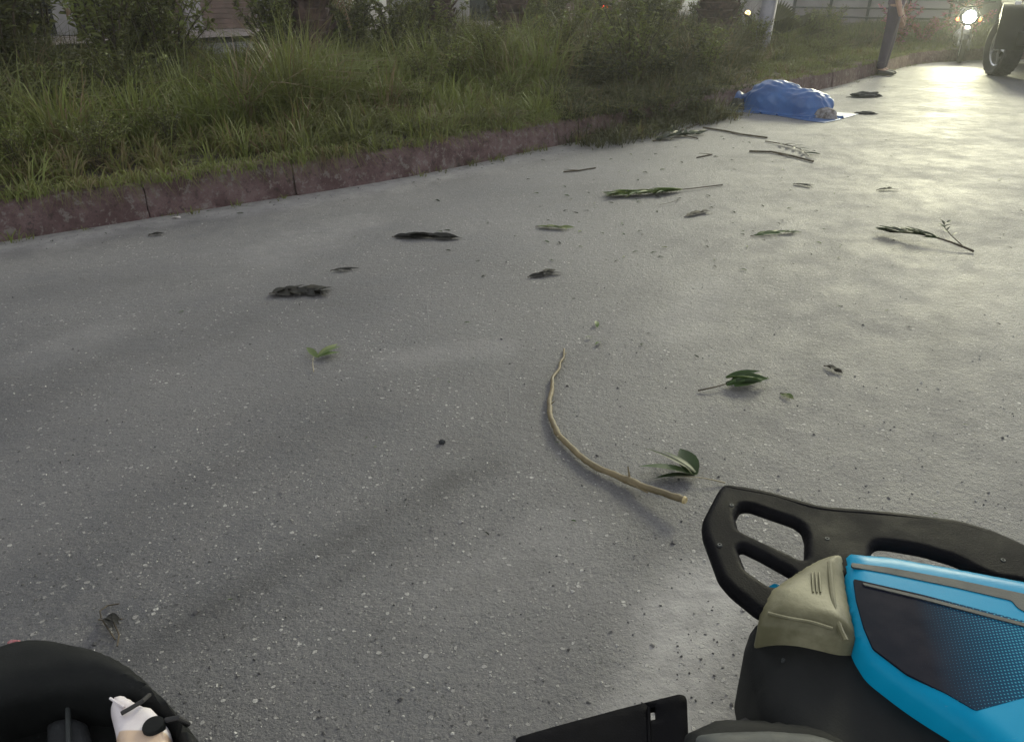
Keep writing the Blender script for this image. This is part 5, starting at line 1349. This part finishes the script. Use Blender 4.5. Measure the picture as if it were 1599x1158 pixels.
# rear mudguard, wheel beside it, plate bracket
hug = [(-30,1125),(20,1105),(90,1072),(170,1068),(300,1075),(450,1086),(560,1100),(680,1150),(780,1260),(900,1420),(300,1560),(-60,1500)]
ZH = .25
mb = MB(); pillow(mb, rounded(zp(hug, ZH), .014, 4), ZH, .05, .02, .03, .009, wob=.004); mb.build('mudguard', M['black_dull'], sco, smooth=True, autosmooth=60)
mb = MB(); pillow(mb, rounded(zp([(10,1146),(120,1132),(330,1126),(520,1140),(640,1180),(700,1300),(60,1300)], ZH + .015), .01, 3), ZH + .022, .03, .012, .03, .010); mb.build('mudguard_flap', M['grey_trim'], sco, smooth=True)
def zq(pts, z): return [at(780 + x/3.075, 940 + y/3.075, z) for x, y in pts]
ZB = .16
pbk = zq([(80,648),(300,585),(600,505),(862,440),(890,446),(900,468),(906,625),(915,860),(40,900)], ZB)
mb = MB(); pillow(mb, rounded(pbk, .006, 3), ZB, .012, .004, .008, .009, holes=[rounded(zq([(722,506),(748,502),(752,560),(724,566)], ZB), .002, 2)]); mb.build('plate_bracket', M['black'], sco, smooth=True)
MB().tube([at(780 + 716/3.075, 940 + 505/3.075, ZB + .006), at(780 + 722/3.075, 940 + 800/3.075, ZB + .006)], .003, 6).build('bracket_rib', M['black'], sco, smooth=True)
mb = MB(); c1 = at(1180, 1260, .14); mb.tube([c1, at(940, 1140, .13)], [.02, .014], 8); mb.build('bracket_stay', M['black_dull'], sco, smooth=True)
# hidden bulk out of frame: rear wheel, seat, body core, floor, front
wc = at(1330, 1360, .12); hub = empty('rear_wheel', (wc.x - sco.location.x, wc.y - sco.location.y, .13)); hub.parent = sco
MB().lathe([(.15, -.04), (.21, -.055), (.235, -.03), (.24, 0), (.235, .03), (.21, .055), (.15, .04)], 36, closed=True).build('tyre', M['rubber'], hub, smooth=True, local=True)
mb = MB(); mb.lathe([(.152, -.035), (.14, -.03), (.14, .03), (.152, .035), (.149, 0)], 32, closed=True); mb.lathe([(.04, -.04), (.045, .04)], 14)
for k in range(5): mb.tube([(math.cos(k*1.257)*.04, math.sin(k*1.257)*.04, .01), (math.cos(k*1.257)*.142, math.sin(k*1.257)*.142, .01)], .014, 6)
mb.build('rim', M['chrome'], hub, smooth=True, local=True)
mb = MB(); pillow(mb, rounded([at(1640, 850, .2), at(1860, 930, .2), at(2100, 1080, .2), at(2100, 1250, .2), at(1800, 1040, .2), at(1650, 930, .2)], .02, 3), .20, .15, .02, .03, .02); mb.build('seat', M['black_dull'], sco, smooth=True)
mb = MB(); pillow(mb, rounded(zp([(720,640),(1600,820),(1900,900),(1900,1400),(1500,1350),(900,900)], .2), .02, 3), .235, .23, .0, .03, .02); mb.build('body_core', M['black_dull'], sco, smooth=True)
fx = at(2000, 1180, 0)
mb = MB(); pillow(mb, rounded([fx + Vector(q) for q in ((-.15,-.1,0), (.35,-.25,0), (.75,-.1,0), (.85,.15,0), (.7,.25,0), (.3,-.02,0), (-.1,.12,0))], .03, 3), .26, .22, .03, .05, .02); mb.build('front_body', M['teal'], sco, smooth=True)
fw = empty('front_wheel', (fx.x + .8 - sco.location.x, fx.y - .35 - sco.location.y, .1)); fw.parent = sco
MB().lathe([(.15, -.04), (.21, -.05), (.24, 0), (.21, .05), (.15, .04)], 32, closed=True).build('tyre', M['rubber'], fw, smooth=True, local=True)
MB().lathe([(.03, -.03), (.148, -.03), (.148, .03), (.03, .03)], 28, closed=True).build('rim', M['chrome'], fw, smooth=True, local=True)

# ------------------------------------------------------------------ broken fairing with coolant tank, lower left
bf0 = at(120, 1150, 0)
bf = empty('broken_fairing', (bf0.x, bf0.y, 0), 0, 'broken black motorcycle fairing with a white coolant tank lying at the lower left', 'motorcycle fairing')
def zf(pts, z): return [at(x/3.807, 920 + y/3.807, z) for x, y in pts]
ZF = .18
outer = [(-330,520),(-200,380),(0,300),(100,268),(200,256),(300,260),(420,280),(520,298),(600,322),(690,360),(760,402),(870,492),(950,562),(1060,682),(1150,802),(1215,885),(1290,1000),(1360,1150),(1350,1400),(-330,1400)]
inner = [(-200,760),(-60,640),(120,590),(300,560),(480,545),(600,560),(700,575),(800,590),(905,640),(985,720),(1050,850),(1090,1000),(1110,1250),(-200,1250)]
mb = MB(); pillow(mb, rounded(zf(outer, ZF), .012, 3), ZF - .035, .14, .045, .05, .010, holes=[rounded(zf(inner, ZF), .015, 3)], wob=.006)
mb.build('shell', M['black_dull'], bf, smooth=True, autosmooth=60)
mb = MB(); pillow(mb, zf(inner, ZF - .07), ZF - .105, .03, .0, .03, .02); mb.build('inner_panel', M['black_dull'], bf, smooth=True)
MB().tube([at(400/3.807, 920 + 560/3.807, ZF - .06), at(412/3.807, 920 + 1150/3.807, ZF - .06)], .004, 8).build('rib', M['grey_trim'], bf, smooth=True)
mb = MB(); pillow(mb, rounded(zf([(30,280),(70,266),(112,272),(110,300),(60,312),(34,305)], ZF), .003, 2), ZF - .012, .02, .008, .008, .006); mb.build('reflector', M['reflector'], bf, smooth=True)
tank = [(640,640),(662,612),(720,598),(752,605),(840,662),(905,672),(930,700),(985,770),(1000,800),(1005,1000),(1000,1250),(735,1250),(690,950),(668,800),(640,690)]
ZT = .175
mb = MB(); pillow(mb, rounded(zf(tank, ZT), .008, 3), ZT - .022, .06, .022, .016, .006)
tk = mb.build('coolant_tank', M['tank'], bf, smooth=True, autosmooth=60)
me = tk.data; co = np.empty(len(me.vertices)*3); me.vertices.foreach_get('co', co); co = co.reshape(-1, 3)
yl = at(0, 920 + 835/3.807, ZT).y - bf.location.y
t = me.attributes.new('fade', 'FLOAT', 'POINT'); t.data.foreach_set('value', np.clip(.5 + (yl - co[:, 1])/.03, 0, 1).astype(np.float32))
cc = at(912/3.807, 920 + 806/3.807, ZT + .004)
MB().lathe([(.016, -.012), (.0165, .0), (.0150, .003), (.008, .004), (.0, .0035)], 24, Matrix.Translation(cc)).build('cap', M['black_dull'], tk, smooth=True).parent = tk
MB().tube([at(722/3.807, 920 + 735/3.807, ZT + .004), at(780/3.807, 920 + 702/3.807, ZT + .008), at(850/3.807, 920 + 660/3.807, ZT + .012), at(890/3.807, 920 + 625/3.807, ZT + .006)], .0035, 8).build('hose', M['rubber'], tk, smooth=True)
MB().tube([at(655/3.807, 920 + 645/3.807, ZT + .001), at(740/3.807, 920 + 700/3.807, ZT + .003)], .0022, 6).build('seam', M['tank'], tk, smooth=True)

def fz(x, y, z): return at(x/3.807, 920 + y/3.807, z)
mb = MB(); pillow(mb, rounded(zf([(280,800),(420,760),(520,800),(540,930),(440,1150),(290,1150)], .10), .008, 3), .10, .02, .012, .02, .010); mb.build('bracket', M['cloth_dark'], bf, smooth=True)
MB().tube([fz(985, 775, ZT + .003), fz(1060, 760, ZT + .01), fz(1120, 800, ZT - .02)], .004, 8).build('overflow_hose', M['rubber'], tk, smooth=True)
